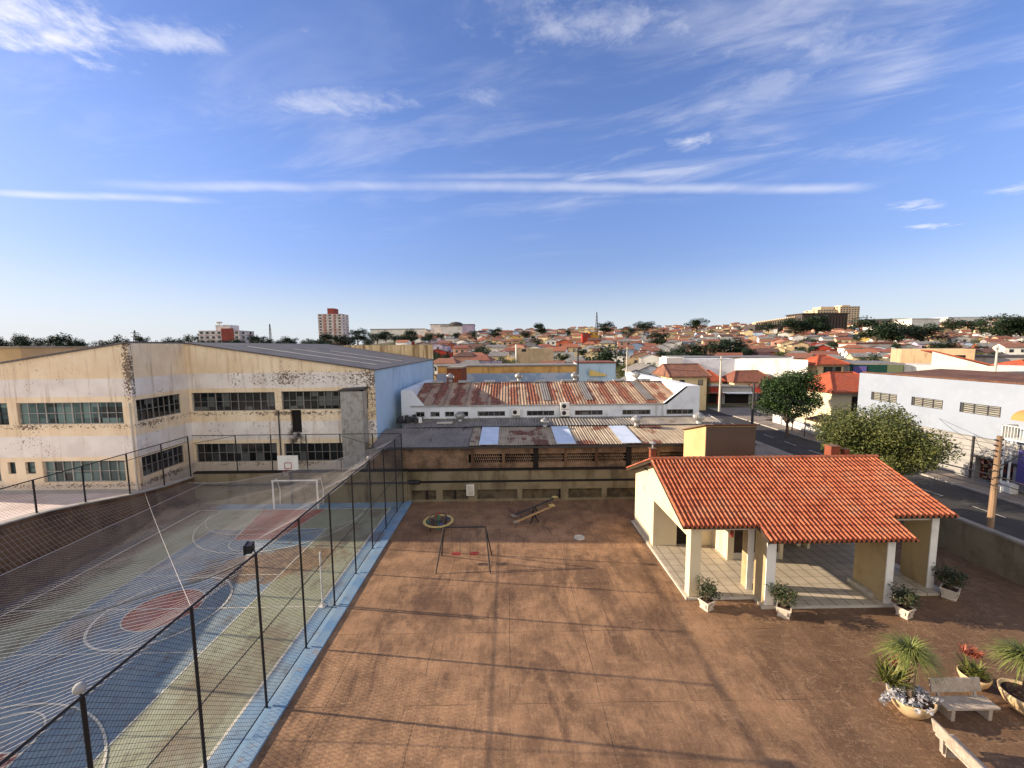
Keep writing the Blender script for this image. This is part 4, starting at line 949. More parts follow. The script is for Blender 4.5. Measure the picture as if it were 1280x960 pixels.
# ------------------------------------------------------------------ playground
def playground():
    cx, cy = -4.72, 25.45
    t = thing('merry_go_round', 'round playground merry-go-round with a yellow rim and coloured hub', 'merry-go-round', (cx, cy, 0))
    b = MB(); n = 40
    for k in range(n):
        a, c = 2*math.pi*k/n, 2*math.pi*(k+1)/n; P = []
        for r, z in ((1.0, .52), (1.0, .56), (.83, .56), (.83, .52)): P.append([(cx+r*math.cos(q), cy+r*math.sin(q), z) for q in (a, c)])
        for i in range(4): p, q = P[i], P[(i+1) % 4]; b.face(p[0], p[1], q[1], q[0])
    b.build('seat_ring', 'yellow_paint', t)
    b = MB()
    for k in range(10): a = 2*math.pi*k/10; b.tube([(cx, cy, .5), (cx+.9*math.cos(a), cy+.9*math.sin(a), .52)], .022, 5)
    b.tube([(cx+.55*math.cos(2*math.pi*i/24), cy+.55*math.sin(2*math.pi*i/24), .8) for i in range(25)], .025, 5, False)
    for k in range(6): a = 2*math.pi*k/6; b.tube([(cx+.55*math.cos(a), cy+.55*math.sin(a), .8), (cx+.8*math.cos(a), cy+.8*math.sin(a), .54)], .018, 5)
    b.build('spokes', 'dark_metal', t)
    MB().lathe((cx, cy, 0), [(.12, 0), (.1, .1), (.07, .9), (.1, .92), (.02, 1.0)], 10).build('hub', 'green_paint', t)
    MB().lathe((cx, cy, 1.0), [(.02, 0), (.13, .02), (.13, .06), (.02, .08)], 10).build('hub_cap', 'red_paint', t)
    for a0, m in ((.4, 'blue_paint'), (1.9, 'red_paint'), (3.5, 'green_paint'), (5.1, 'purple_sign')):
        MB().box((cx+.66*math.cos(a0)-.12, cy+.66*math.sin(a0)-.1, .57), (cx+.66*math.cos(a0)+.12, cy+.66*math.sin(a0)+.1, .62), a0).build('seat_pad', m, t)
    b = MB()
    for x in (-.45, .45): b.tube([(cx+x, cy-.5, 0), (cx+x, cy-.5, .45), (cx+x, cy+.5, .45), (cx+x, cy+.5, 0)], .035, 6)
    b.build('base_frame', 'black_metal', t)
    # swing
    t = thing('swing_set', 'dark tube swing frame with two hanging seats', 'swing', (-2.4, 21.4, 0))
    zt = 2.05; xa, xb = -3.9, -1.1; ym = 21.05
    b = MB(); b.tube([(xa+.25, ym+.2, zt), (xb-.25, ym+.2, zt)], .04, 8); b.build('crossbar', 'black_metal', t)
    for x, s in ((xa, 1), (xb, -1)):
        for y in (20.15, 22.0): MB().tube([(x-.05*s, y, 0), (x+.25*s, ym+.2, zt)], .036, 7).build('leg', 'black_metal', t)
    for k, (x, m) in enumerate(((-3.0, 'red_paint'), (-2.0, 'red_paint'))):
        sw = MB().box((x-.24, ym+.05, .5), (x+.24, ym+.32, .54)).build('swing_seat', m, t)
        for q in (-.22, .22): MB().tube([(x+q, ym+.2, zt-.02), (x+q, ym+.19, .53)], .009, 4).build('chain', 'dark_metal', sw)
    # two see-saws side by side
    for (x0, y0, x1, y1, m, lab) in ((.35, 25.6, 3.0, 26.6, 'tan_wood', 'see-saw with a pale timber plank'), (.2, 26.6, 3.4, 28.1, 'dark_metal', 'see-saw with a dark plank behind the pale one')):
        c = Vector(((x0+x1)/2, (y0+y1)/2, .62)); d = Vector((x1-x0, y1-y0, 0)).normalized(); L = Vector((x1-x0, y1-y0, 0)).length/2+.1; n = Vector((-d.y, d.x, 0))*.085
        t = thing('seesaw', lab, 'see-saw', (c.x, c.y, 0), 'see-saws near the end wall')
        lo, hi = c-d*L-Vector((0, 0, .36)), c+d*L+Vector((0, 0, .36))
        MB().prism([lo-n, hi-n, hi+n, lo+n], (0, 0, .05)).build('plank', m, t)
        for e, sg in ((lo, 1), (hi, -1)):
            q = e+d*sg*.2; MB().box((q.x-.18, q.y-.16, q.z+.05), (q.x+.18, q.y+.16, q.z+.09), math.atan2(d.y, d.x)).build('seat', 'concrete' if sg > 0 else 'yellow_paint', t)
            h = e+d*sg*.55; MB().tube([h-n*1.4+Vector((0, 0, .36)), h+n*1.4+Vector((0, 0, .36))], .018, 5).tube([h+Vector((0, 0, .03)), h+Vector((0, 0, .36))], .018, 5).build('handle', 'black_metal', t)
        b = MB()
        for s in (-1, 1): b.tube([c+d*s*.32-Vector((0, 0, .62)), c+n*1.1*s], .03, 6).tube([c-d*s*.32-Vector((0, 0, .62)), c+n*1.1*s], .03, 6)
        b.tube([c-n*1.4, c+n*1.4], .03, 6); b.build('stand', 'black_metal', t)
    t = tag(MB().lathe((4.35, 23.9, 0), [(.30, 0), (.34, .03), (.32, .07), (.2, .07), (.18, .03)], 20).build('manhole_ring', 'grey_trim', origin=(4.35, 23.9, 0)), 'small pale concrete ring lying on the courtyard floor', 'ring')
playground()

# ------------------------------------------------------------------ plants and benches
def quad_leaf(mb, p, rnd, L, Wd, up=.4):
    d = Vector((rnd.gauss(0, 1), rnd.gauss(0, 1), rnd.gauss(0, .7))).normalized(); n = Vector((rnd.gauss(0, 1), rnd.gauss(0, 1), abs(rnd.gauss(0, 1))+up))
    s = d.cross(n)
    if s.length < .01: return
    s = s.normalized()*Wd*.5; d = d*L*.5
    mb.face(p-d, p-d*.1+s, p+d, p-d*.1-s)
def strap(mb, p, az, out, rise, L, w, droop, n=5):
    """one long arching leaf"""
    c = Vector((math.cos(az), math.sin(az), 0)); s = Vector((-math.sin(az), math.cos(az), 0)); P = []
    for i in range(n+1):
        k = i/n; q = p+c*out*k*L+Vector((0, 0, rise*k*L-droop*k*k*L)); ww = w*(1-k)**.6*.5 if i else w*.4
        P.append((q-s*ww, q+s*ww))
    for a, b in zip(P, P[1:]): mb.face(a[0], a[1], b[1], b[0])
def planter_proto():
    t = thing('potted_shrub', 'x', 'potted plant', (0, 0, 0), 'planters along the pavilion front')
    b = MB(); pr = [(.20, 0), (.22, .06), (.19, .08), (.24, .36), (.27, .38), (.27, .44)]
    sq = lambda r: [(-r, -r), (r, -r), (r, r), (-r, r)]
    for (r0, z0), (r1, z1) in zip(pr, pr[1:]):
        A, B = sq(r0), sq(r1)
        for k in range(4): b.face((*A[k], z0), (*A[(k+1) % 4], z0), (*B[(k+1) % 4], z1), (*B[k], z1))
    for k in range(4): A, B = sq(.27), sq(.22); b.face((*A[k], .44), (*A[(k+1) % 4], .44), (*B[(k+1) % 4], .43), (*B[k], .43))
    for k in range(4):
        a = k*math.pi/2; c, s = math.cos(a), math.sin(a); q = [(-.12, -.225, .14), (.12, -.225, .14), (.14, -.25, .32), (-.14, -.25, .32)]
        b.prism([(c*x-s*y, s*x+c*y, z) for x, y, z in q], (s*.02, -c*.02, 0))
    b.build('pot', 'planter_white', t); MB().box((-.21, -.21, .36), (.21, .21, .40)).build('soil', 'soil', t)
    rnd = random.Random(3); st = MB(); lf = MB()
    for k in range(24):
        a = rnd.uniform(0, 6.28); r = rnd.uniform(.12, .55); h = rnd.uniform(.55, 1.15); e = Vector((r*math.cos(a), r*math.sin(a), h)); mid = Vector((e.x*.35, e.y*.35, .38+(h-.38)*.5))
        st.tube([(0, 0, .38), mid, e], [.03, .018, .008], 5)
        for j in range(34): q = e+Vector((rnd.gauss(0, .10), rnd.gauss(0, .10), rnd.gauss(0, .08))); quad_leaf(lf, q, rnd, rnd.uniform(.08, .15), .05)
        for j in range(12): q = mid.lerp(e, rnd.random())+Vector((rnd.gauss(0, .06), rnd.gauss(0, .06), rnd.gauss(0, .05))); quad_leaf(lf, q, rnd, .10, .045)
    st.build('stems', 'bark', t); lf.build('leaves', 'leaf_shrub', t)
    return t
pp = planter_proto()
PL = [((8.95, 17.05), .45, 1.0, 'shrub in a white square planter beside the west corner column of the pavilion'), ((12.1, 16.5), .9, 1.05, 'shrub in a white square planter in front of the second pavilion column'),
      ((17.35, 16.35), .35, 1.0, 'shrub in a white square planter by the east column of the projecting bay'), ((20.7, 17.55), .6, 1.15, 'dark shrub in a white planter in the shade beside the easternmost column')]
for i, ((x, y), rz, sc, lb) in enumerate(PL):
    if i: copy_thing(pp, (x, y, 0), rz, sc, lb)
    else: pp0 = (x, y, rz, lb)
copy_src = pp; pp['label'] = pp0[3]; pp.location = (pp0[0], pp0[1], 0); pp.rotation_euler = (0, 0, pp0[2])

def bowl(t, c, r, h):
    MB().lathe(c, [(r*.42, 0), (r*.5, .02), (r*.80, h*.40), (r*.97, h*.80), (r*1.0, h), (r*.93, h), (r*.88, h*.86)], 26).build('bowl', 'bowl_cream', t, True)
    MB().lathe(c, [(r*.89, h*.82), (r*.87, h*.88), (r*.3, h*.92)], 18).build('soil', 'soil', t)
def palm_crown(t, top, rnd, n, L, lean=0):
    b = MB()
    for k in range(n):
        a = rnd.uniform(0, 6.28); el = rnd.uniform(.0, 1.1); strap(b, top+Vector((0, 0, rnd.uniform(-.06, .06))), a, math.cos(el)*1.05, math.sin(el)*1.0+.2, rnd.uniform(.72, 1.1)*L, .032, rnd.uniform(.5, 1.0), 6)
    b.build('crown', 'leaf_palm', t)
def rosette(b, p, rnd, n, L, w, rise=(.4, 1.3)):
    for k in range(n): strap(b, p, rnd.uniform(0, 6.28), rnd.uniform(.5, .9), rnd.uniform(*rise), L*rnd.uniform(.7, 1.1), w, rnd.uniform(.2, .7), 4)
def bowls():
    rnd = random.Random(8)
    c = Vector((12.98, 11.8, 0)); t = thing('potted_palm', 'bowl with ponytail palm, yellow-green straps and silvery ground plants, left of the bench', 'potted plant', c, 'large cream bowls of plants by the benches')
    bowl(t, c, .60, .62)
    MB().tube([c+Vector((.0, .05, .5)), c+Vector((.03, .08, .75)), c+Vector((.14, .1, 1.25)), c+Vector((.2, .12, 1.78))], [.16, .085, .06, .05], 9).build('trunk', 'bark', t)
    palm_crown(t, c+Vector((.0, .15, 1.95)), rnd, 460, 1.0)
    b = MB()
    for dx, dy in ((-.3, .42), (-.15, .5), (-.42, .25), (-.02, .46), (-.5, .4)): rosette(b, c+Vector((dx, dy, .70)), rnd, 30, .78, .07, (.7, 1.5))
    b.build('bromeliads', 'leaf_brom', t)
    b = MB(); rosette(b, c+Vector((-.18, .45, 1.3)), rnd, 22, .34, .04); b.build('flowers', 'leaf_red', t)
    b = MB()
    for k in range(60):
        a = rnd.uniform(0, 6.28); r = .62*rnd.random()**.5; q = c+Vector((r*1.05*math.cos(a), r*math.sin(a)-.08, .60+rnd.uniform(0, .12)))
        for j in range(12): quad_leaf(b, q+Vector((rnd.gauss(0, .05), rnd.gauss(0, .05), rnd.gauss(0, .04))), rnd, .10, .07, .9)
    for k in range(10):
        q = c+Vector((-.55-.05*k*.9, .12-.02*k, .60-.012*k))
        for j in range(14): quad_leaf(b, q+Vector((rnd.gauss(0, .05), rnd.gauss(0, .05), rnd.gauss(0, .04))), rnd, .10, .07, .9)
    b.build('silver_plants', 'leaf_silver', t)
    c = Vector((16.2, 12.75, 0)); t = thing('potted_bromeliad', 'pale bowl of strap-leaved plants with red flower spikes behind the bench', 'potted plant', c, 'large cream bowls of plants by the benches')
    bowl(t, c, .42, .45); b = MB()
    for k in range(7): rosette(b, c+Vector((rnd.uniform(-.25, .25), rnd.uniform(-.25, .25), .44)), rnd, 24, .62, .06)
    b.build('bromeliads', 'leaf_brom', t); b = MB()
    for k in range(9): rosette(b, c+Vector((rnd.uniform(-.22, .22), rnd.uniform(-.05, .3), rnd.uniform(.85, 1.15))), rnd, 20, .34, .04)
    b.build('flowers', 'leaf_red', t)
    c = Vector((16.75, 11.75, 0)); t = thing('potted_palm', 'bowl with a dense ponytail palm on a stout pale trunk, right of the bench', 'potted plant', c, 'large cream bowls of plants by the benches')
    bowl(t, c, .64, .62)
    MB().tube([c+Vector((0, 0, .5)), c+Vector((0, 0, .72)), c+Vector((-.02, .05, 1.2)), c+Vector((-.02, .1, 1.62))], [.22, .12, .085, .07], 10).build('trunk', 'bark', t)
    palm_crown(t, c+Vector((-.02, .12, 1.72)), rnd, 520, 1.05)
bowls()
def bench_proto():
    t = thing('park_bench', 'x', 'bench', (0, 0, 0), 'stone benches by the plant bowls')
    MB().box((-.85, -.24, .40), (.85, .24, .46)).build('seat', 'granite', t)
    MB().prism([(-.83, .27, .56), (.83, .27, .56), (.83, .36, .95), (-.83, .36, .95)], (0, .05, 0)).build('backrest', 'granite', t)
    for x in (-.6, .6): MB().box((x-.06, -.2, 0), (x+.06, .2, .397)).prism([(x-.05, .2, .1), (x-.05, .27, .1), (x-.05, .33, .9), (x-.05, .29, .6), (x-.05, .2, .39)], (.1, 0, 0)).build('leg', 'granite', t)
    return t
bp = bench_proto(); bp['label'] = 'grey stone bench with backrest facing the camera between the plant bowls'; bp.location = (14.63, 11.66, 0)
b2 = copy_thing(bp, (12.72, 9.8, 0), R(84), 1, 'pale stone bench seen end on at the bottom edge beside the first bowl')

# ------------------------------------------------------------------ trees
def tree_meshes(seed, rx, h, trunk_h, nleaf, leaf, nlobe, spread=.62, limbs=7, tr=.16):
    """crown as many small leaves gathered in clumps round limb ends; returns two MB"""
    rnd = random.Random(seed); cz = (h+trunk_h)/2; rz = (h-trunk_h)/2; lobes = []
    for k in range(nlobe):
        for _ in range(30):
            v = Vector((rnd.gauss(0, 1), rnd.gauss(0, 1), rnd.gauss(.15, 1))).normalized()*rnd.uniform(.35, .88)
            if v.z > -.75: break
        lobes.append((Vector((v.x*rx, v.y*rx, cz+v.z*rz)), rnd.uniform(.24, .42)*min(rx, rz*1.3)*rnd.choice((.8, 1, 1.15))))
    lobes.append((Vector((0, 0, cz)), .5*min(rx, rz)))
    lf = MB(); wts = [r*r for c, r in lobes]
    for (c, r) in rnd.choices(lobes, wts, k=nleaf):
        v = Vector((rnd.gauss(0, 1), rnd.gauss(0, 1), rnd.gauss(0, .8))).normalized()*r*(rnd.random()**.45)*1.05
        quad_leaf(lf, c+v, rnd, leaf*rnd.uniform(.7, 1.35), leaf*rnd.uniform(.4, .7), .5)
    tk = MB(); lean = Vector((rnd.uniform(-.1, .1), rnd.uniform(-.1, .1), 0))*h*.3; top = Vector((lean.x, lean.y, trunk_h+rz*.4))
    tk.tube([(0, 0, -.3), (lean.x*.3, lean.y*.3, trunk_h*.6), top], [tr*1.25, tr, tr*.6], 8)
    for c, r in lobes[:limbs]: s = Vector((lean.x*.5, lean.y*.5, trunk_h*.75)); tk.tube([s, s.lerp(c, .5)+Vector((0, 0, .15)), c], [tr*.55, tr*.35, tr*.12], 5)
    return tk, lf
def tree(name, label, loc, seed, rx, h, th, nl, leaf, nlobe, lm, group=None, tr=.16, limbs=9):
    t = thing(name, label, 'tree', loc, group); tk, lf = tree_meshes(seed, rx, h, th, nl, leaf, nlobe, limbs=limbs, tr=tr)
    for b, n, m in ((tk, 'trunk', 'bark'), (lf, 'crown', lm)):
        o = bpy.data.objects.new(n, b.mesh(n, m)); col.objects.link(o); o.parent = t
    return t
tree('street_tree', 'dense dark green tree on the far pavement in front of the corner house', (36.2, 50.6, .1), 5, 3.7, 8.8, 2.0, 26000, .27, 44, 'leaf_ficus', 'street trees')
tree('street_tree', 'broad yellow-green tree rising beside the east slope of the pavilion roof', (30.2, 31.2, .1), 11, 4.7, 6.5, 1.3, 42000, .19, 60, 'leaf_olive', 'street trees', .17, 22)
for (x, y, h, lb) in ((39.3, 47.5, 2.7, 'small clipped round tree on the far pavement, nearest of the low pair'), (38.9, 53.5, 2.7, 'small clipped round tree on the far pavement beyond the big dark tree')):
    tree('clipped_tree', lb, (x, y, .1), int(y), .9, h, 1.2, 1400, .2, 8, 'leaf_dark', 'clipped trees', .07)

# ------------------------------------------------------------------ east side of the street
def at(px, py, Y): d = camdir((px-640)/F_PX, (py-480)/F_PX); return Vector((d.x*Y/d.y, Y, CAM_H+d.z*Y/d.y))
def east_side():
    t = thing('commercial_building', 'pale blue two-storey shop building with louvred windows and an open garage bay', 'building', (40.5, 37, 0))
    X = 40.5; YA, YB = 45.4, 24.0
    o = (X, YA, 0); u = (0, -1, 0); n = (-1, 0, 0)
    win = [(YA-43.75, YA-40.8, 5.72, 6.62), (YA-39.3, YA-36.4, 5.75, 6.62), (YA-35.0, YA-32.0, 5.78, 6.66)]
    b = MB(); wall_holes(b, o, u, n, YA-YB, 3.85, 8.6, win, .2); b.face((X, YA, 0), (60, YA, 0), (60, YA, 8.6), (X, YA, 8.6)); b.build('upper_wall', 'pale_blue_paint', t)
    b = MB(); wall_holes(b, (X+.12, YA, 0), u, n, YA-YB, 0, 3.85, [(YA-33.5, YA-30.9, .1, 2.12)], .5); b.face((X, YA, 3.85), (X+.12, YA, 3.85), (X+.12, YB, 3.85), (X, YB, 3.85)); b.build('lower_wall', 'garage_stone', t)
    for a, c, z0, z1 in win:
        w = window(t, o, u, n, a, c, z0, z1, 3, 5, .16, 'dark_metal', 'louver_pane', 'louvre_window', .10)
    MB().box((X+.75, 30.5, .1), (X+.85, 33.8, 2.3)).build('shop_interior', 'goods_mix', t)
    rnd = random.Random(2)
    for k in range(9): y = 31.0+.27*k; z = .1+.7*(k % 3); MB().box((X+.45, y, z), (X+.72, y+.22, z+rnd.uniform(.35, .6))).build('shelf_box', 'goods_mix', t)
    MB().box((X-.02, 33.7, .1), (X+.119, 33.8, 3.85)).build('pilaster', 'dark_metal', t)
    MB().box((X-.1, 30.6, 2.1), (X+.1, 33.6, 2.25)).build('shutter_box', 'dark_metal', t)
    MB().box((X+.3, YB, 8.6), (X+.31, YA, 8.75)).prism([(X+.2, YA-.3, 8.3), (X+9, YA-.3, 9.0), (X+19, YA-.3, 8.3)], (0, YB-YA, 0)).build('roof', 'rust_brown_roof', t)
    # balcony and awning at the south end
    bl = MB().box((39.3, 27.5, 4.3), (40.497, 30.9, 4.42)); 
    for k in range(18): bl.box((39.32, 30.85-.19*k, 4.42), (39.36, 30.88-.19*k, 5.4))
    bl.box((39.3, 27.5, 5.4), (39.38, 30.9, 5.46)).box((39.3, 30.83, 4.42), (40.49, 30.89, 5.46)); bl.build('balcony', 'white_paint', t)
    aw = MB(); n_ = 8
    for k in range(n_):
        a, c = math.pi/2*k/n_, math.pi/2*(k+1)/n_; aw.face((40.49-1.0*math.sin(a), 30.55, 5.9+.75*math.cos(a)), (40.49-1.0*math.sin(a), 27.5, 5.9+.75*math.cos(a)), (40.49-1.0*math.sin(c), 27.5, 5.9+.75*math.cos(c)), (40.49-1.0*math.sin(c), 30.55, 5.9+.75*math.cos(c)))
    aw.build('awning', 'awning_yellow', t)
    for y in (30.75, 30.3): MB().tube([(39.5, y, .1), (39.5, y, 4.3)], .07, 8).build('column', 'white_paint', t)
    MB().box((39.2, 29.9, .1), (39.9, 30.95, .85)).build('column_base', 'white_paint', t)
    MB().box((39.7, 28.0, .9), (39.8, 30.0, 3.6)).build('sign_panel', 'purple_sign', t)
    # corner house
    t = thing('corner_house', 'cream corner house with bright orange hipped tile roof and a dark porch', 'house', (47.5, 56, 0))
    b = MB(); wall_holes(b, (43.3, 60.5, 0), (0, -1, 0), (-1, 0, 0), 8, 0, 5.7, [(2.2, 3.6, 3.3, 4.6)], .2); b.face((43.3, 52.5, 0), (46.0, 52.5, 0), (46.0, 52.5, 5.7), (43.3, 52.5, 5.7)); b.box((46.0, 54.5, 0), (52, 60.5, 5.7)); b.face((46.0, 52.5, 0), (46.0, 54.5, 0), (46.0, 54.5, 5.7), (46, 52.5, 5.7))
    b.build('wall', 'cream_wall', t)
    MB().face((43.5, 58.4, 3.3), (43.5, 56.8, 3.3), (43.5, 56.8, 4.7), (43.5, 58.4, 4.7)).build('window', 'dark_panes', t)
    MB().box((47.5, 54.45, 0), (48.8, 54.497, 4.6)).box((50, 54.45, 3), (51.2, 54.497, 4.6)).build('door', 'brown_door', t)
    hip_roof(t, 'roof', 42.7, 52.4, 51.7, 61.0, 5.65, 7.85, 'orange_tiles', 3.2)
    MB().box((46.2, 53.2, 3.9), (52, 53.5, 4.0)).build('porch_rail', 'dark_metal', t)
    t = thing('garden_wall', 'low white garden wall along the far pavement before the corner house', 'wall', (40.6, 53, 0)); MB().box((40.55, 46.2, 0), (40.8, 60, 1.25)).build('wall', 'white_paint', t)
    t = thing('sun_awning', 'faded brown awning over the far pavement between the corner house and the blue building', 'awning', (39.6, 48, 0))
    MB().prism([(37.9, 46.3, 2.35), (40.5, 46.3, 2.95), (40.5, 50.2, 2.95), (37.9, 50.2, 2.35)], (0, 0, .06)).build('canopy', 'brown_awning', t)
    for y in (46.5, 50): MB().tube([(38.0, y, .1), (38.0, y, 2.35)], .05, 6).build('post', 'dark_metal', t)
    # parked pickup-like shapes are hidden by trees; utility poles and wires
def hip_roof(par, name, x0, x1, y0, y1, z0, z1, m, ins):
    ym = (y0+y1)/2; b = MB(); A, B, C, D = (x0, y0, z0), (x1, y0, z0), (x1, y1, z0), (x0, y1, z0); E, F = (x0+ins, ym, z1), (x1-ins, ym, z1)
    b.face(A, B, F, E).face(C, D, E, F).face(D, A, E).face(B, C, F)
    for p, q in ((A, B), (B, C), (C, D), (D, A)): b.face((p[0], p[1], p[2]-.18), (q[0], q[1], q[2]-.18), q, p)
    b.face((x0, y0, z0-.18), (x0, y1, z0-.18), (x1, y1, z0-.18), (x1, y0, z0-.18))
    for p, q in ((A, E), (D, E), (E, F), (B, F), (C, F)): b.tube([Vector(p)+Vector((0, 0, .03)), Vector(q)+Vector((0, 0, .05))], .11, 6)
    return b.build(name, m, par)
mat_tiles('orange_tiles', srgb(186, 92, 58), srgb(160, 76, 48), srgb(146, 86, 64), .8)
mat_tiles('dusty_tiles', srgb(166, 104, 76), srgb(142, 88, 66), srgb(118, 86, 70), .8)
mat_tiles('brown_tiles', srgb(146, 100, 78), srgb(124, 84, 66), srgb(100, 78, 66), .8)
mat_tiles('dull_red_tiles', srgb(144, 90, 70), srgb(122, 76, 60), srgb(104, 74, 62), .8)
mat_tiles('dark_tiles', srgb(104, 76, 64), srgb(88, 66, 58), srgb(70, 58, 52), .8)
east_side()

def utility_pole(name, label, loc, h, lean=(0, 0), kind=0, m='wood_pole'):
    x, y, z = loc; t = thing(name, label, 'pole', loc, 'utility poles along the street' if kind != 2 else None)
    tp = Vector((x+lean[0], y+lean[1], z+h)); b = MB().tube([(x, y, z-.3), Vector((x, y, z)).lerp(tp, .5), tp], [.17, .15, .12], 10); b.build('shaft', m, t)
    if kind == 0:
        for k in range(4):
            zz = tp.z-.25-.33*k; q = Vector((x, y, z)).lerp(tp, (zz-z)/h)
            b = MB().tube([q+Vector((-.26, 0, 0)), q+Vector((.26, 0, 0))], .015, 5)
            for s in (-1, 1): b.lathe(q+Vector((s*.25, 0, -.05)), [(.03, 0), (.055, .03), (.055, .09), (.02, .11)], 8)
            b.build('insulator_rack', 'dark_metal', t)
        q = Vector((x, y, z)).lerp(tp, .62); b = MB()
        for k in range(12): a = k*1.9; zz = q.z-.9+.13*k; b.tube([(q.x+.2*math.cos(a), q.y+.2*math.sin(a), zz), (q.x+.24*math.cos(a+1), q.y+.24*math.sin(a+1), zz+.12), (q.x+.2*math.cos(a+2), q.y+.2*math.sin(a+2), zz+.02)], .025, 4)
        b.build('cable_loops', 'black_metal', t)
        MB().box((q.x+.16, q.y-.2, q.z-1.1), (q.x+.36, q.y+.05, q.z-.75)).build('junction_box', 'white_paint', t)
        MB().tube([Vector((x, y, z)).lerp(tp, .68), (x+1.6, y-.2, z+h*.68+1.05)], .035, 6).build('lamp_arm', 'dark_metal', t)
    elif kind == 1:
        MB().box((x-.12, y-.9, z+h-.5), (x+.0, y+.9, z+h-.38)).build('crossarm', 'dark_metal', t)
        MB().lathe((x+.35, y, z+h-2.2), [(.25, 0), (.28, .1), (.28, .7), (.2, .8)], 10).build('transformer', 'dark_metal', t)
    else:
        MB().box((x-.8, y-.05, z+h-.45), (x+.8, y+.05, z+h-.35)).build('crossarm', 'grey_trim', t)
utility_pole('utility_pole', 'weathered wooden utility pole with cable loops beside the street wall', (30.15, 23.75, -.05), 6.3, (.0, 0), 0)
utility_pole('utility_pole', 'dark utility pole with a transformer just behind the tank house', (30.3, 48.6, -.05), 7.3, (0, 0), 1, 'dark_metal')
utility_pole('utility_pole', 'pale concrete pole standing behind the white parapet of the warehouse', at(899, 512, 62), 8.4, (0, 0), 2, 'grey_trim')
utility_pole('utility_pole', 'concrete pole with a short crossarm standing in front of the white corner house', at(1240, 500, 62), 8.6, (0, 0), 2, 'grey_trim')
utility_pole('utility_pole', 'thin dark pole between the blue shed and the rusted warehouse', at(722, 495, 62), 7.6, (0, 0), 2, 'dark_metal')
utility_pole('utility_pole', 'thin grey pole before the round trees behind the warehouse roof', at(783, 490, 75), 8.5, (0, 0), 2, 'grey_trim')
def wire(p, q, sag, r=.014):
    p, q = Vector(p), Vector(q); return [p.lerp(q, i/14)-Vector((0, 0, sag*4*(i/14)*(1-i/14))) for i in range(15)]
k = 0
for dx, z, r, lb in ((-.25, 6.0, .012, 'topmost thin power line along the street'), (.25, 5.67, .012, 'second power line along the street'), (-.25, 5.34, .012, 'third power line along the street'), (.25, 5.0, .012, 'fourth power line along the street'), (0, 3.75, .045, 'thick bundled telephone cable along the street'), (.1, 3.3, .028, 'lower telephone cable along the street'), (-.1, 2.95, .024, 'lowest telephone cable along the street')):
    b = MB().tube(wire((30.3+dx, 48.6, z+.9), (30.15+dx, 23.75, z), .55), r, 5, False).tube(wire((30.15+dx, 23.75, z), (30.1+dx, -2, z), .5), r, 5, False)
    tag(b.build('overhead_cable', 'black_metal'), lb, 'cable', 'overhead cables along the street')
for (a, c, lb) in (((30.15, 23.75, 4.1), (40.4, 33.6, 4.0), 'service cable from the wooden pole to the garage bay'), ((30.15, 23.75, 5.2), (40.4, 36.5, 4.9), 'service cable from the wooden pole to the blue upper wall'), ((30.3, 48.6, 6.6), (43.2, 55, 5.4), 'service cable from the dark pole to the corner house')):
    tag(MB().tube(wire(a, c, .3), .015, 5, False).build('service_cable', 'black_metal'), lb, 'cable', 'overhead cables along the street')

# ------------------------------------------------------------------ mid-distance blocks between the street and the hillside
WALLM = {}
for nm, c in (('white', (228, 222, 210)), ('cream', (224, 200, 154)), ('yellow', (222, 186, 106)), ('pink', (206, 154, 130)), ('pale blue', (168, 184, 204)), ('grey', (160, 156, 150)), ('beige', (200, 172, 134)), ('terracotta', (188, 104, 72)), ('red', (168, 62, 48)), ('lilac', (186, 170, 186)), ('ochre', (212, 158, 70))):
    k = nm.replace(' ', '_')+'_house_paint'; d = tuple(int(v*.84) for v in c); mat(k, srgb(*c), .9, [(srgb(*d), .25, .45, .65, .6), (srgb(int(c[0]*.66), int(c[1]*.6), int(c[2]*.54)), .8, .56, .72, .55, (1, 1, .25))]); WALLM[nm] = k
ROOFM = {'orange tile': 'dusty_tiles', 'brown tile': 'brown_tiles', 'dull red tile': 'dull_red_tiles', 'dark tile': 'dark_tiles', 'grey sheet': 'grey_sheet'}
def block(name, label, cat, p, q, depth, z0, z1, m, roofm=None, group=None, para=.0):
    """box building whose visible front runs from p to q (x,y), going back by depth"""
    P, Q = Vector((p[0], p[1], 0)), Vector((q[0], q[1], 0)); d = (Q-P).normalized(); n = Vector((-d.y, d.x, 0))*depth
    t = thing(name, label, cat, (p[0], p[1], z0), group)
    MB().prism([P+Vector((0, 0, z0)), Q+Vector((0, 0, z0)), Q+n+Vector((0, 0, z0)), P+n+Vector((0, 0, z0))], (0, 0, z1-z0)).build('wall', m, t)
    if roofm:
        e = d*.15; f = Vector((-d.y, d.x, 0))*.15; h = Vector((0, 0, z1+.003))
        MB().prism([P-e-f+h, Q+e-f+h, Q+n+e+f+h, P+n-e+f+h], (0, 0, .25)).build('roof', roofm, t)
    return t, P, Q, d, n
def row_windows(t, P, Q, z, h, n, w, m='dark_panes', out=.04):
    d = (Q-P); L = d.length; d = d/L; f = Vector((d.y, -d.x, 0))*out
    for i in range(n):
        a = P+d*(L*(i+.5)/n-w/2)+Vector((0, 0, z)); b = MB().prism([a, a+d*w, a+d*w+Vector((0, 0, h)), a+Vector((0, 0, h))], f); b.build('window', m, t)
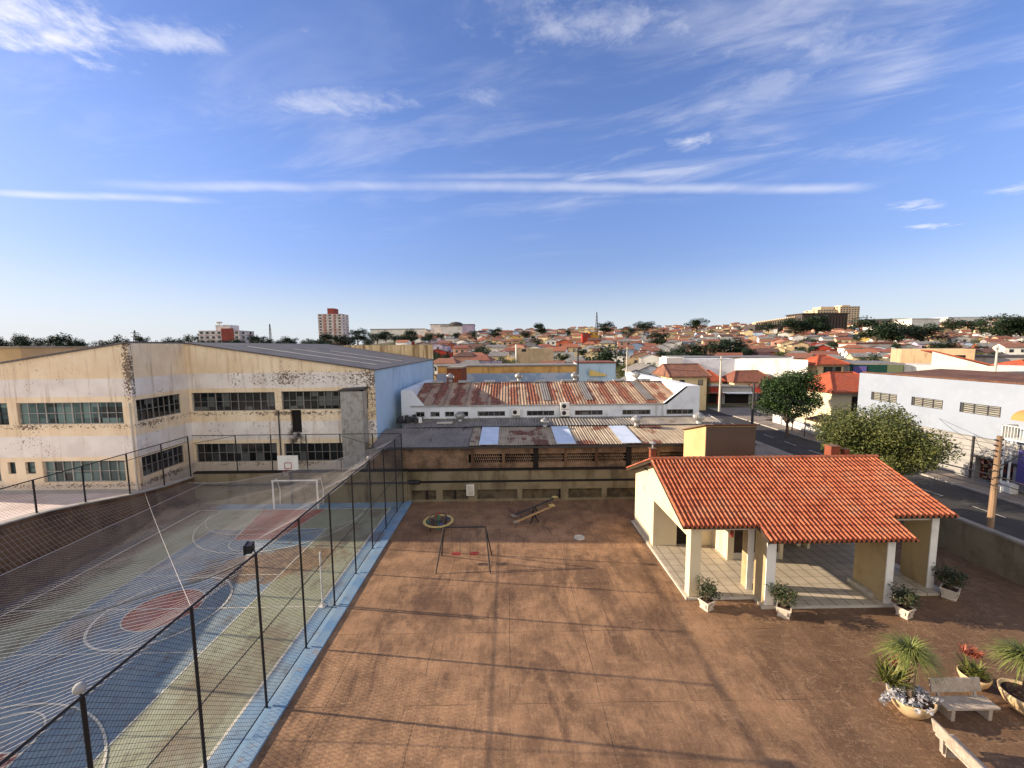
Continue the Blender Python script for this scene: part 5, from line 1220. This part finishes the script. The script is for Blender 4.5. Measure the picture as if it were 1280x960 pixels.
def mid():
    t, P, Q, d, n = block('long_shed', 'long low shed with an ochre upper band over a blue-grey wall behind the rusted warehouse', 'shed', (-14.0, 79), (13.4, 78.2), 8, 0, 8.05, 'ochre_band_wall', 'corrugated_grey')
    MB().box((-14, 78.0, 4), (13.3, 78.15, 6.75)).build('lower_band', 'blue_grey_band', t)
    t, P, Q, d, n = block('blue_shed', 'taller sky-blue shed at the east end of the long ochre shed', 'shed', (13.6, 79), (21.2, 78.4), 8, 0, 8.5, 'blue_hall_paint', 'dull_red_tiles')
    MB().prism([(16.0, 78.1, 6.0), (19.4, 78.1, 6.0), (19.4, 78.1, 6.3), (16.0, 78.1, 7.3)], (0, .2, 0)).build('sign_board', 'yellow_paint', t)
    t, P, Q, d, n = block('brick_block', 'small unplastered brick block beside the blue wall of the hall', 'building', (-10.8, 70), (-8.2, 69.8), 5, 0, 8.2, 'red_brick', 'concrete')
    # grey sheds left of the tree row
    for (xa, xb, y, z, m, lb) in ((21.5, 27.4, 68, 6.3, 'grey_sheet', 'grey metal shed with low roof beside the blue shed'), (27.0, 33.5, 84, 7.4, 'corrugated_grey', 'wide pale-grey gabled shed behind the warehouse parapet')):
        t, P, Q, d, n = block('metal_shed', lb, 'shed', (xa, y), (xb, y-.3), 9, 0, z-1, 'warehouse_white')
        b = MB(); xm = (xa+xb)/2
        b.prism([(xa-.3, y-.3, z-1.0), (xm, y-.3, z+.5), (xb+.3, y-.3, z-1.0), (xb+.3, y-.3, z-1.2), (xm, y-.3, z+.3), (xa-.3, y-.3, z-1.2)], (0, 9.5, 0)); b.build('roof', m, t)
        MB().face((xa, y, z-1), (xb, y-.3, z-1), (xm, y-.1, z+.3)).build('gable', 'warehouse_white', t)
    t = thing('roadside_house', 'small cream house with a weathered brown tile roof beside the pale concrete pole', 'house', (33, 73, 0))
    MB().box((29.8, 72, 0), (36.2, 80, 6.3)).build('wall', WALLM['cream'], t); hip_roof(t, 'roof', 29.2, 36.8, 71.5, 80.5, 6.3, 8.3, 'brown_tiles', .4)
    for x in (31.2, 34.6): MB().box((x, 71.94, 4.6), (x+.9, 71.99, 5.6)).build('window', 'dark_panes', t)
    # big white blocks east of the crossing
    t, P, Q, d, n = block('white_block', 'large white-walled block with one shaded face and one sunlit face beyond the crossing', 'building', (40.0, 92.5), (51.5, 90), 26, 0, 8.75, 'warehouse_white')
    MB().prism([(51.5, 90, 0), (60.8, 80.2, 0), (61.8, 86, 0), (75, 104, 0), (70, 110, 0)], (0, 0, 8.7)).build('sunlit_wing', 'white_house_paint', t); MB().box((42, 95, 8.8), (68, 106, 9.0)).build('roof', 'grey_sheet', t)
    MB().box((36.5, 91.5, 0), (40.2, 96, 9.0)).build('stair_tower', 'white_house_paint', t)
    # low shops on the corner
    for i, (xa, ya, xb, yb, z, wm, rm, lb) in enumerate(((37.5, 80.5, 43.0, 80.0, 3.4, 'red', 'corrugated_grey', 'red-fronted corner shop with sheet roof at the crossing'), (43.4, 80.0, 49.0, 79.2, 3.3, 'grey', 'grey_sheet', 'low grey shop next to the red corner shop'), (49.4, 79, 55.5, 77.0, 3.5, 'red', 'dull_red_tiles', 'low shop with tiled roof partly behind the big street tree'))):
        t, P, Q, d, n = block('corner_shop', lb, 'shop', (xa, ya), (xb, yb), 7, -.05, z, WALLM[wm], rm, 'low shops at the crossing')
        MB().prism([P+d*.6+Vector((0, -.06, .05)), Q-d*.6+Vector((0, -.06, .05)), Q-d*.6+Vector((0, -.06, 2.2)), P+d*.6+Vector((0, -.06, 2.2))], (0, .05, 0)).build('shop_front', 'dark_interior', t)
        MB().prism([P+Vector((0, -.02, 2.3)), Q+Vector((0, -.02, 2.3)), Q+Vector((0, -1.6, 2.2)), P+Vector((0, -1.6, 2.2))], (0, 0, .1)).build('awning', 'warehouse_white' if i == 1 else 'dull_red_tiles', t)
    for i, (x0, x1, y0, y1, m, lb) in enumerate(((39.5, 46.5, 84.5, 90.0, 'orange_tiles', 'orange tiled shop roof behind the red corner shop'), (46.8, 56.0, 82, 88.5, 'dull_red_tiles', 'wide worn tile roof behind the low grey shop'))):
        t = thing('shop_house', lb, 'house', (x0, y0, 0), 'low shops at the crossing'); MB().box((x0+.4, y0+.4, 0), (x1-.4, y1-.4, 4.2)).build('wall', WALLM['cream'], t); hip_roof(t, 'roof', x0, x1, y0, y1, 4.2, 6.3, m, 2.2)
    # glass-fronted shop and small hipped house behind the corner house
    t, P, Q, d, n = block('glass_shop', 'long shop with a dark green and blue glazed front behind the blue building', 'shop', (69.4, 80.4), (76.6, 76.3), 14, 0, 7.7, 'glass_front')
    MB().prism([P+Vector((-.1, -.1, 7.7)), Q+Vector((.1, -.1, 7.7)), Q+n+Vector((0, 0, 7.7)), P+n+Vector((0, 0, 7.7))], (0, 0, .35)).build('roof', 'grey_sheet', t)
    for i in range(9): a = P.lerp(Q, i/8); MB().box((a.x-.03, a.y-.10, 0), (a.x+.03, a.y-.02, 7.7)).build('mullion', 'grey_trim', t)
    MB().prism([P.lerp(Q, .08)+Vector((-.05, -.1, 5.6)), P.lerp(Q, .33)+Vector((-.05, -.1, 5.6)), P.lerp(Q, .33)+Vector((-.05, -.1, 7.4)), P.lerp(Q, .08)+Vector((-.05, -.1, 7.4))], (-.06, -.1, 0)).build('sign_panel', 'purple_sign', t)
    d = (Q-P).normalized(); f = Vector((d.y, -d.x, 0))*.14
    for a, c, z0, z1, m in ((.36, .70, 6.1, 7.68, 'shop_green'), (.705, .985, 6.1, 7.68, 'shop_olive'), (0, .355, 7.42, 7.68, 'shop_green')): MB().prism([P.lerp(Q, a)+f*.3+Vector((0, 0, z0)), P.lerp(Q, c)+f*.3+Vector((0, 0, z0)), P.lerp(Q, c)+f*.3+Vector((0, 0, z1)), P.lerp(Q, a)+f*.3+Vector((0, 0, z1))], f).build('fascia', m, t)
    t = thing('hipped_house', 'olive two-storey house with an orange hipped roof rising behind the corner house', 'house', (65.5, 82.5, 0))
    MB().box((62.9, 80.4, 0), (68.3, 85.0, 7.9)).build('wall', WALLM['beige'], t); hip_roof(t, 'roof', 62.2, 69.0, 79.7, 85.7, 7.85, 9.5, 'orange_tiles', 2.6)
    MB().box((64.2, 80.33, 5.6), (67.8, 80.39, 7.3)).build('window', 'dark_panes', t)
    # white walls right of it
    t, P, Q, d, n = block('white_shop', 'long sunlit white wall of a shop block behind the pale blue building', 'building', (77.2, 77.0), (98, 62), 10, 0, 7.7, 'white_house_paint')
    t = thing('gabled_house', 'white corner house with an orange roof slope above a long white wall', 'house', (80, 76, 0))
    P, Q = Vector((80.5, 75.0, 0)), Vector((86.5, 70.5, 0)); n = Vector((6, 8, 0))
    MB().prism([P+Vector((.1, .1, 0)), Q+Vector((.1, .1, 0)), Q+n, P+n], (0, 0, 7.6)).build('wall', WALLM['white'], t)
    MB().face(P+Vector((.05, .05, 7.6)), Q+Vector((.05, .05, 7.6)), P+Vector((.05, .05, 10.3))).build('gable', WALLM['white'], t)
    MB().prism([P+Vector((0, 0, 10.35)), Q+Vector((.8, -.6, 7.5)), Q+n+Vector((.8, -.6, 7.5)), P+n+Vector((0, 0, 10.35))], (0, 0, .2)).build('roof', 'orange_tiles', t)
    t, P, Q, d, n = block('beige_block', 'flat beige two-storey block with one dark square window behind the white corner house', 'building', (88, 88.5), (97, 82), 12, 0, 10.6, WALLM['beige'], None); row_windows(t, P.lerp(Q, .6), Q, 7.7, 1.6, 1, 1.8)
    t, P, Q, d, n = block('dark_shed', 'long dark-roofed shed at the right edge behind the beige block', 'shed', (99, 84), (118, 72), 14, 0, 8.8, WALLM['grey'], 'dark_shed_roof')
    t = thing('tiled_house', 'house with an orange roof against the white wall at the right edge', 'house', (95, 66, 0)); MB().box((92.5, 69.5, 0), (101, 76, 7.2)).build('wall', WALLM['white'], t); hip_roof(t, 'roof', 91.8, 101.6, 68.8, 76.8, 7.2, 8.6, 'orange_tiles', 3)
mat('ochre_band_wall', srgb(206, 160, 96), .9, [(srgb(170, 124, 74), .4, .45, .65, .7), (srgb(120, 92, 66), 1, .55, .7, .6, (1, 1, .2))])
mat('blue_grey_band', srgb(138, 156, 182), .9, [(srgb(176, 184, 196), .3, .5, .6, .8)])
mat('dark_shed_roof', srgb(74, 68, 64), .8, [(srgb(96, 80, 70), .3, .45, .65, .6)])
mat('shop_green', srgb(22, 58, 50), .5)
mat('shop_olive', srgb(98, 106, 78), .7)
mat_pane('glass_front', (srgb(16, 44, 44), srgb(30, 66, 64), srgb(30, 34, 62)), (1.7, 2.4, 1), .15)
mid()

# ------------------------------------------------------------------ the town on the hillside
rnd = random.Random(77)
def zone(x, y):
    u = x/y
    a = 'beyond the hall' if u < -.2 else 'above ochre shed' if u < .16 else 'behind round trees' if u < .42 else 'behind white block' if u < .7 else 'behind glass shop' if u < .98 else 'behind beige block'
    b = 'slope foot' if y < 150 else 'lower slope' if y < 205 else 'mid slope' if y < 290 else 'upper slope' if y < 400 else 'ridge top'
    return b, a
def gable_parts(w, d, h, rh, ov=.45, hip=False, hy=True):
    """local wall and roof of a small house, ridge along x if hy else along y"""
    wl = MB().box((-w/2, -d/2, -4), (w/2, d/2, h)); rf = MB()
    if hip:
        a = min(w, d)*.42; X, Y = w/2+ov, d/2+ov
        A, B, C, D = (-X, -Y, h-.1), (X, -Y, h-.1), (X, Y, h-.1), (-X, Y, h-.1)
        E, F = ((-X+a, 0, h+rh), (X-a, 0, h+rh)) if w >= d else ((0, -Y+a, h+rh), (0, Y-a, h+rh))
        if w >= d: rf.face(A, B, F, E).face(C, D, E, F).face(D, A, E).face(B, C, F)
        else: rf.face(D, A, E, F).face(B, C, F, E).face(A, B, E).face(C, D, F)
        rf.box((-X, -Y, h-.25), (X, Y, h-.1))
    elif hy:
        Y = d/2+ov; X = w/2+ov*.6
        for s in (-1, 1): rf.prism([(-X, s*Y, h-.12), (X, s*Y, h-.12), (X, 0, h+rh), (-X, 0, h+rh)], (0, 0, .16))
        for s in (-1, 1): wl.face((s*w/2, -d/2, h), (s*w/2, d/2, h), (s*w/2, 0, h+rh*.9))
    else:
        X = w/2+ov; Y = d/2+ov*.6
        for s in (-1, 1): rf.prism([(s*X, -Y, h-.12), (s*X, Y, h-.12), (0, Y, h+rh), (0, -Y, h+rh)], (0, 0, .16))
        for s in (-1, 1): wl.face((-w/2, s*d/2, h), (w/2, s*d/2, h), (0, s*d/2, h+rh*.9))
    return wl, rf
WNAMES = ['white']*9+['cream']*5+['yellow']+['pink']*2+['pale blue']*2+['grey']*2+['beige']*4+['terracotta']+['lilac']+['red']
RNAMES = ['orange tile']*4+['brown tile']*5+['dull red tile']*4+['dark tile']*3+['grey sheet']*4
HOUSES = []; far_mats = []
TREEPX = [   # photo column of the trunk, top row, width in px, distance, kind
    (745, 432, 46, 128, 3), (770, 455, 30, 112, 2), (718, 436, 18, 200, 3), (690, 420, 16, 330, 3), (672, 412, 22, 420, 3), (655, 416, 20, 400, 3), (597, 415, 15, 380, 3), (620, 414, 18, 400, 3), (560, 418, 14, 380, 3), (578, 417, 12, 390, 3),
    (742, 407, 22, 420, 3), (770, 410, 18, 400, 3), (787, 408, 26, 430, 3), (806, 420, 28, 260, 3), (832, 432, 34, 175, 3), (858, 430, 44, 170, 3), (884, 432, 38, 172, 3), (820, 442, 26, 150, 3), (845, 404, 26, 470, 3), (905, 438, 24, 165, 3),
    (925, 405, 20, 430, 3), (956, 402, 40, 360, 3), (978, 404, 36, 360, 3), (965, 438, 26, 190, 3), (1004, 428, 20, 230, 3), (1046, 406, 44, 290, 3), (1072, 404, 52, 285, 3), (1096, 406, 40, 290, 3), (1062, 412, 40, 270, 3), (1184, 396, 44, 330, 3), (1208, 397, 46, 330, 3), (1196, 404, 40, 320, 3),
    (1130, 400, 30, 420, 3), (1152, 402, 26, 420, 3), (1118, 440, 34, 165, 3), (1150, 440, 30, 150, 2), (1240, 427, 40, 190, 3), (1262, 427, 34, 190, 2), (1262, 402, 34, 380, 3), (1275, 410, 26, 330, 3), (1225, 416, 20, 260, 2), (990, 440, 22, 185, 2), (940, 440, 20, 180, 2), (812, 462, 22, 104, 2), (836, 466, 26, 88, 1), (785, 465, 30, 92, 1), (855, 470, 22, 84, 1)]
rx_ = random.Random(5)
for x in range(-20, 560, 11):     # dark tree line on the western skyline
    TREEPX.append((x+rx_.uniform(-6, 6), rx_.uniform(417, 428) if not 396 < x < 425 else 425, rx_.uniform(15, 30), rx_.uniform(300, 440), 3))
for k in range(175):
    u = rx_.uniform(-.22, 1.3); y = rx_.uniform(118, 500); x = u*y; z = ground_z(x, y); TREEPX.append((640+u*F_PX, None, None, y, rx_.choice((3, 3, 3, 2, 1))))
TREEPOS = []
def far_tree_protos():
    out = {}
    for k, (lm, leaf) in {1: ('leaf_ficus', .30), 2: ('leaf_olive', .34), 3: ('leaf_far', .40)}.items():
        for j in range(3):
            rx, h, th = ((3.4, 6.0, .7), (3.0, 6.8, .9), (4.4, 6.0, .6))[j]
            tk, lf = tree_meshes(40+k*5+j, rx, h, th, 2600, leaf, 15+j*3, limbs=5, tr=.2); out[(k, j)] = (tk.mesh('trunk', 'bark'), lf.mesh('crown', lm), rx, h)
    return out
FTP = far_tree_protos()
KN = {1: 'mid-green', 2: 'yellow-green', 3: 'dark'}
for i, (px, top, w, y, kd) in enumerate(TREEPX):
    j = i % 3; tm, cm, rx, h = FTP[(kd, j)]; r2 = random.Random(i*3+1)
    d = camdir((px-640)/F_PX, 0); x = d.x/d.y*y; gz = ground_z(x, y)
    if w: y *= .9; s = (w*1.12/F_PX*y)/(2*rx); p = at(px, top-2, y); hz = max((p.z-gz)/h, .62*s); hz = min(hz, 2.6*s); s = max(s, .3*hz)
    else: s = r2.uniform(.55, 1.15); hz = s*r2.uniform(.8, 1.05)
    p = (x, y, gz); TREEPOS.append((x, y, rx*s))
    t = thing('tree', None, 'tree', p, 'trees on the hillside and skyline'); b, a = zone(x, y); t.scale = (s, s, hz); t.rotation_euler = (0, 0, r2.uniform(0, 6.28))
    size = 'small' if rx*s < 3 else 'broad' if rx*s > 5.5 else 'medium-sized'
    LAB.append((t, f'{size} {KN[kd]} tree, {b} {a}', x/y))
    for nm, me in (('trunk', tm), ('crown', cm)): o = bpy.data.objects.new(nm, me); col.objects.link(o); o.parent = t

def blocked(x, y, r):
    return any((x-a)**2+(y-b)**2 < (r+c*.8)**2 for a, b, c in TREEPOS)
cand = []
row = 0; y = 108
while y < 560:
    step = 13.5+y*.012; sx = 10.6+y*.006; x = -.26*y+rnd.uniform(0, 6)
    while x < 1.34*y:
        u = x/y
        xx, yy = x+rnd.uniform(-1.6, 1.6), y+rnd.uniform(-3, 3)+u*3
        x += sx*rnd.uniform(.86, 1.25)
        if u > .36 and yy < 128: continue
        if u > .95 and yy < 150 and rnd.random() < .5: continue
        if blocked(xx, yy, 3.2): continue
        z = ground_z(xx, yy)
        if z > 36 and u < .5 and yy > 470: continue
        cand.append((xx, yy, z))
    y += step; row += 1
SPECIAL = [(at(665, 440, 140), 13, 8, 5.2, 'beige', 'flat'), (at(772, 420, 260), 11, 9, 6.5, 'ochre', 'dark tile')]
def skip_special(x, y): return any(abs(x-p.x) < w*.8 and abs(y-p.y) < 12 for p, w, d, h, a, b in SPECIAL)
cand = [c for c in cand if not skip_special(c[0], c[1])]
near, rest = cand[:285], cand[285:]
def make_house(i, x, y, z):
    r = random.Random(i*13+7); wn = r.choice(WNAMES); rn = r.choice(RNAMES); big = r.random()
    w, d, h = r.uniform(6.2, 9.2), r.uniform(5, 7.5), r.choice((3.2, 3.4, 3.6, 4.2, 5.6 if y > 150 else 3.4)); hip = r.random() < .35; hy = r.random() < .5; rh = r.uniform(.9, 1.6)
    return r, wn, rn, w, d, h, hip, hy, rh
for i, (x, y, z) in enumerate(near):
    r, wn, rn, w, d, h, hip, hy, rh = make_house(i, x, y, z)
    t = thing('hillside_house', None, 'house', (x, y, z), 'houses on the hillside'); t.rotation_euler = (0, 0, R(-14)+r.uniform(-.12, .12)+(-.2 if x/y > .6 else 0))
    wl, rf = gable_parts(w, d, h, rh, hip=hip, hy=hy)
    if r.random() < .45: wl.box((w/2, -d/2+1, -4), (w/2+2.6, d/2, h-.6))
    if r.random() < .3: wl.box((-w/2-2.2, -d/2, -4), (-w/2, d/2-2, h-.9))
    for b, n, m in ((wl, 'wall', WALLM[wn]), (rf, 'roof', ROOFM[rn])): o = bpy.data.objects.new(n, b.mesh(n, m)); col.objects.link(o); o.parent = t
    if y < 260:
        for k in range(r.choice((2, 2, 3))):
            xx = -w/2+w*(k+.6)/3.3; b = MB().box((xx-.55, -d/2-.05, .9), (xx+.55, -d/2-.005, 2.1)); o = bpy.data.objects.new('window', b.mesh('window', 'dark_panes')); col.objects.link(o); o.parent = t
        b = MB().box((-w/2-.05, -.6, .9), (-w/2-.005, .6, 2.0)); o = bpy.data.objects.new('window', b.mesh('window', 'dark_panes')); col.objects.link(o); o.parent = t
        if h > 5:
            for k in range(2): xx = -w/2+w*(k+.6)/2.3; b = MB().box((xx-.6, -d/2-.05, 3.5), (xx+.6, -d/2-.005, 4.7)); o = bpy.data.objects.new('window', b.mesh('window', 'dark_panes')); col.objects.link(o); o.parent = t
    if r.random() < .35:
        b = MB().lathe((0, 0, 0), [(.6, h+rh*.4), (.7, h+rh*.4+.9), (.72, h+rh*.4+1.0), (.05, h+rh*.4+1.15)], 10); o = bpy.data.objects.new('water_tank', b.mesh('water_tank', 'pale_blue_paint')); col.objects.link(o); o.parent = t; o.location = (w*.2, d*.2, 0)
    zb, za = zone(x, y); LAB.append((t, f"{'two-storey ' if h > 5 else ''}{wn} house, {'hipped ' if hip else ''}{rn} roof, {zb} {za}", x/y))
# beyond about three hundred houses the rest is one mass
def far_mass():
    mats = [WALLM[k] for k in ('white', 'cream', 'beige', 'pale blue', 'pink')]+[ROOFM[k] for k in ('orange tile', 'brown tile', 'dull red tile', 'dark tile')]
    V, F, MI = [], [], []
    for i, (x, y, z) in enumerate(rest):
        r, wn, rn, w, d, h, hip, hy, rh = make_house(i+900, x, y, z); wl, rf = gable_parts(w, d, h, rh, hip=hip, hy=hy)
        a = R(-14)+r.uniform(-.12, .12)+(-.2 if x/y > .6 else 0); c, s = math.cos(a), math.sin(a)
        for b, mi in ((wl, r.choice((0, 0, 0, 1, 1, 2, 3, 4))), (rf, 5+r.randrange(4))):
            k = len(V); V += [(x+c*p-s*q, y+s*p+c*q, z+e) for p, q, e in b.v]; F += [tuple(k+j for j in f) for f in b.f]; MI += [mi]*len(b.f)
    me = bpy.data.meshes.new('distant_houses'); me.from_pydata(V, [], F)
    for m_ in mats: me.materials.append(MATS[m_])
    me.polygons.foreach_set('material_index', MI); me.update(); o = bpy.data.objects.new('distant_houses', me); col.objects.link(o)
    tag(o, 'mass of small tile-roofed houses covering the upper hillside up to the skyline', 'houses', None, 'stuff')
if rest: far_mass()
# a few houses that stand out
p = SPECIAL[0][0]; g = ground_z(p.x, p.y)
t, P, Q, d, n = block('flat_block', 'wide plain beige block with a flat roof among the houses above the ochre shed', 'building', (at(646, 440, 140).x, 141), (at(691, 440, 140).x, 139.5), 9, g-3, at(660, 435.5, 140).z, WALLM['beige']); MB().box((P.x-.3, P.y-.4, g-2), (P.x+.02, P.y+9, at(646, 430.5, 140).z)).build('parapet', WALLM['white'], t)
row_windows(t, P.lerp(Q, .1), P.lerp(Q, .3), at(660, 438.5, 140).z-.3, .9, 1, 1.6)
p = SPECIAL[1][0]; g = ground_z(p.x, p.y)
for (xa, xb, yy, zt, wn, lb) in ((737, 748, 264, 415, 'ochre', 'bright ochre two-storey house high on the hill left of the dark round tree'), (728, 738, 262, 417, 'red', 'bright red house high on the hill beside the ochre house')):
    A, B = at(xa, zt, yy), at(xb, zt, yy); t, P, Q, d, n = block('painted_house', lb, 'house', (A.x, yy), (B.x, yy-.4), 7, ground_z(A.x, yy)-3, A.z, WALLM[wn], 'dark_tiles'); row_windows(t, P, Q, A.z-2.0, 1.2, 2, 1.2)

# ------------------------------------------------------------------ skyline buildings
def tower(name, label, x0p, x1p, topp, Y, depth, wm, floors, bays, trim, extra=None, base=None):
    A, B = at(x0p, topp, Y), at(x1p, topp, Y); g = (ground_z(A.x, Y) if base is None else base)-4; zt = A.z
    t = thing(name, label, 'tower', (A.x, Y, g)); w = B.x-A.x
    MB().box((A.x, Y, g), (B.x, Y+depth, zt)).build('wall', wm, t)
    fh = (zt-g)/floors; b = MB()
    for k in range(1, floors+1): b.box((A.x-.12, Y-.12, g+fh*k-.22), (B.x+.12, Y+depth+.12, g+fh*k-.02))
    b.build('floor_bands', trim, t)
    for i in range(bays):
        x = A.x+w*(i+.5)/bays
        for k in range(1, floors): MB().box((x-w/bays*.26, Y-.08, g+fh*k+fh*.28), (x+w/bays*.26, Y-.01, g+fh*k+fh*.78)).build('window', 'dark_panes', t)
    for i in range(max(2, int(bays*depth/w))):
        if i > 1: break
        y = Y+depth*(i+.5)/2; sx = B.x if A.x < 0 else A.x
        for k in range(1, floors): MB().box((sx-.08, y-1.6, g+fh*k+fh*.28), (sx+.08, y+1.6, g+fh*k+fh*.78)).build('window', 'dark_panes', t)
    if extra:
        xa, xb, zp, m = extra; C, D = at(xa, zp, Y), at(xb, zp, Y); MB().box((C.x, Y+depth*.2, zt), (D.x, Y+depth*.8, C.z)).build('roof_house', m, t)
    return t, A, B, zt, g
mat('tower_pale', srgb(216, 206, 198), .9, [(srgb(176, 150, 140), .2, .45, .62, .6)])
mat('tower_red', srgb(150, 76, 66), .9, [(srgb(120, 62, 54), .3, .45, .6, .5)])
mat('band_pink', srgb(186, 140, 124), .9, [(srgb(160, 112, 98), .3, .45, .6, .5)])
mat('tower_beige', srgb(206, 182, 148), .9, [(srgb(184, 156, 122), .1, .45, .62, .5)])
t, A, B, zt, g = tower('apartment_tower', 'slim pale apartment tower with reddish floor bands standing above the hall roof', 397, 427, 392.5, 470, 20, 'tower_pale', 13, 5, 'band_pink', (407, 415.5, 385, 'tower_red'))
for xa, xb in ((403.5, 406.5), (416.5, 418.5)): MB().box((at(xa, 392, 470).x, 469.6, g), (at(xb, 392, 470).x, 469.85, zt-.5)).build('facade_strip', 'band_pink', t)
t, A, B, zt, g = tower('apartment_block', 'low red and white apartment block with a stepped top on the western skyline', 248, 299, 413.5, 380, 22, 'tower_pale', 6, 7, 'tower_red', (265, 283, 406, 'tower_pale'))
C, D = at(276, 413, 379), at(291, 413, 379); MB().box((C.x, 379.2, g), (D.x, 379.9, zt+2)).build('balcony_stack', 'tower_red', t)
b = MB(); c = at(270, 403, 384); b.lathe((c.x, 388, c.z-1), [(.4, -4), (.4, 0), (2.6, .6), (2.6, 1.6), (.2, 2)], 10); b.build('antenna_dish', 'grey_trim', t)
tower('apartment_complex', 'large beige apartment complex on the eastern hilltop behind the dark stand', 1022, 1050, 387, 560, 26, 'tower_beige', 9, 8, 'grey_trim', (1030, 1046, 383, 'tower_beige'))
tower('apartment_complex', 'taller beige apartment slab at the east end of the hilltop complex', 1050.5, 1075, 383, 556, 22, 'tower_beige', 10, 7, 'grey_trim', (1056, 1066, 381, 'tower_beige'))
def stand():
    Y = 430
    A, B = at(944, 408, Y), at(1008, 394, Y); t = thing('stadium_stand', 'long striped beige and brown stand on the eastern hilltop', 'stadium', (A.x, Y, 0))
    zt = at(980, 394, Y).z; zl = at(945, 403, Y).z; g = ground_z(A.x, Y)-4
    MB().prism([(A.x, Y, g), (B.x, Y, g), (B.x, Y, zt-3), (A.x, Y, zl-2)], (0, 20, 0)).build('base', 'dark_shed_roof', t)
    b = MB(); n = 22
    for k in range(n): x0 = A.x+(B.x-A.x)*k/n; b.box((x0, Y-.5, zl-2.5), (x0+(B.x-A.x)/n*.5, Y+6, zl-1+(zt-zl)*k/n+1.2))
    b.build('buttresses', 'tower_beige', t)
    A, B = at(1003, 392.5, Y-10), at(1060, 392.5, Y-10); t = thing('stadium_stand', 'big dark slab-like stand in front of the beige apartment complex', 'stadium', (A.x, Y-10, 0))
    MB().box((A.x, Y-10, g), (B.x, Y+14, A.z)).build('wall', 'dark_shed_roof', t)
    b = MB()
    for k in range(15): x0 = A.x+(B.x-A.x)*(k+.3)/15; b.box((x0, Y-10.6, g), (x0+1.0, Y-10.01, A.z-2))
    b.build('ribs', 'brown_door', t); MB().box((A.x-1, Y-11.5, A.z), (B.x+1, Y+15, A.z+.8)).build('roof', 'dark_shed_roof', t)
stand()
def hall_far(label, xa, xb, top, Y, dep, m, rm, cat='building', drop=10):
    A, B = at(xa, top, Y), at(xb, top, Y); g = min(ground_z(A.x, Y), A.z-3)-drop
    t = thing('distant_hall', label, cat, (A.x, Y, g), 'large halls on the skyline'); MB().box((A.x, Y, g), (B.x, Y+dep, A.z)).build('wall', m, t); MB().box((A.x-.6, Y-.6, A.z), (B.x+.6, Y+dep, A.z+.7)).build('roof', rm, t); return t
hall_far('long white hall with grey roof on the skyline right of the pale tower', 463, 530, 412, 450, 40, WALLM['white'], 'grey_sheet')
hall_far('grey stepped hall on the skyline left of the dark dome', 538, 563, 406, 440, 30, 'tower_pale', 'grey_sheet')
hall_far('white hall under the dark dome on the skyline', 551, 578, 408, 425, 20, WALLM['white'], 'grey_sheet')
t = hall_far('lilac-white block right of the dark dome on the skyline', 578, 592, 406, 424, 18, WALLM['lilac'], 'grey_sheet')
c = at(570, 405, 445); t = tag(MB().lathe((c.x, 445, c.z-3), [(8, 0), (8.4, 1.8), (7.4, 3.4), (4.5, 4.8), (.5, 5.4)], 20).build('dome_roof', 'dark_shed_roof', origin=(c.x, 445, c.z-3)), 'low dark dome of the hall on the central skyline', 'dome')
hall_far('white hall with pale roof on the far eastern slope', 1185, 1236, 397, 520, 40, WALLM['white'], 'skylight_sheet')
hall_far('small white block with grey roof beside the eastern tree group', 1100, 1122, 408, 330, 16, WALLM['white'], 'grey_sheet')
hall_far('white block below the eastern tree group', 1140, 1175, 399, 400, 20, WALLM['white'], 'grey_trim')
hall_far('white long house on the slope with its plain side wall to the camera', 1070, 1117, 430, 190, 10, WALLM['white'], 'dull_red_tiles', drop=4)
def mast(label, px, top, bot, Y, arms, r=.35):
    A = at(px, top, Y); g = min(ground_z(A.x, Y), at(px, bot, Y).z)-3; t = thing('radio_mast', label, 'mast', (A.x, Y, g), 'masts on the skyline'); b = MB()
    w = 1.6 if not arms else 2.4
    for sx in (-1, 1):
        for sy in (-1, 1): b.tube([(A.x+sx*w, Y+sy*w, g), (A.x+sx*.25, Y+sy*.25, A.z)], r*.7, 4)
    n = 8
    for k in range(n):
        f = k/n; f2 = (k+1)/n; w0, w1 = w*(1-f)+.25*f, w*(1-f2)+.25*f2; z0, z1 = g+(A.z-g)*f, g+(A.z-g)*f2
        b.tube([(A.x-w0, Y-w0, z0), (A.x+w1, Y-w1, z1)], r*.5, 4).tube([(A.x+w0, Y-w0, z0), (A.x-w1, Y-w1, z1)], r*.5, 4)
    b.build('lattice', 'dark_metal', t)
    if arms:
        b = MB()
        for k in range(arms): z = A.z-2.5-4*k; b.tube([(A.x-4, Y, z), (A.x+4, Y, z)], r*.8, 4)
        b.build('crossarms', 'dark_metal', t)
mast('thin radio mast above the dark tree on the central skyline', 746, 390, 409, 430, 0, .3)
mast('lattice power pylon above the hall roof on the western skyline', 168, 413, 430, 420, 2, .4)
mast('short thin mast left of the pale tower', 337, 405, 425, 420, 0, .3)

# ------------------------------------------------------------------ labels for the many: add the place in the photo only where nothing else differs
from collections import defaultdict
grp = defaultdict(list)
for t, l, u in LAB: grp[l].append((u, t))
ORD = ['', 'second', 'third', 'fourth', 'fifth', 'sixth', 'seventh', 'eighth', 'ninth', 'tenth', 'eleventh', 'twelfth']
for l, ts in grp.items():
    ts.sort(key=lambda q: q[0])
    for k, (u, t) in enumerate(ts):
        t['label'] = l if len(ts) == 1 else (f'leftmost {l}' if k == 0 else f'rightmost {l}' if k == len(ts)-1 else f'{ORD[k] if k < 12 else str(k+1)+"th"} {l}, from left')
S.render.engine = 'CYCLES'
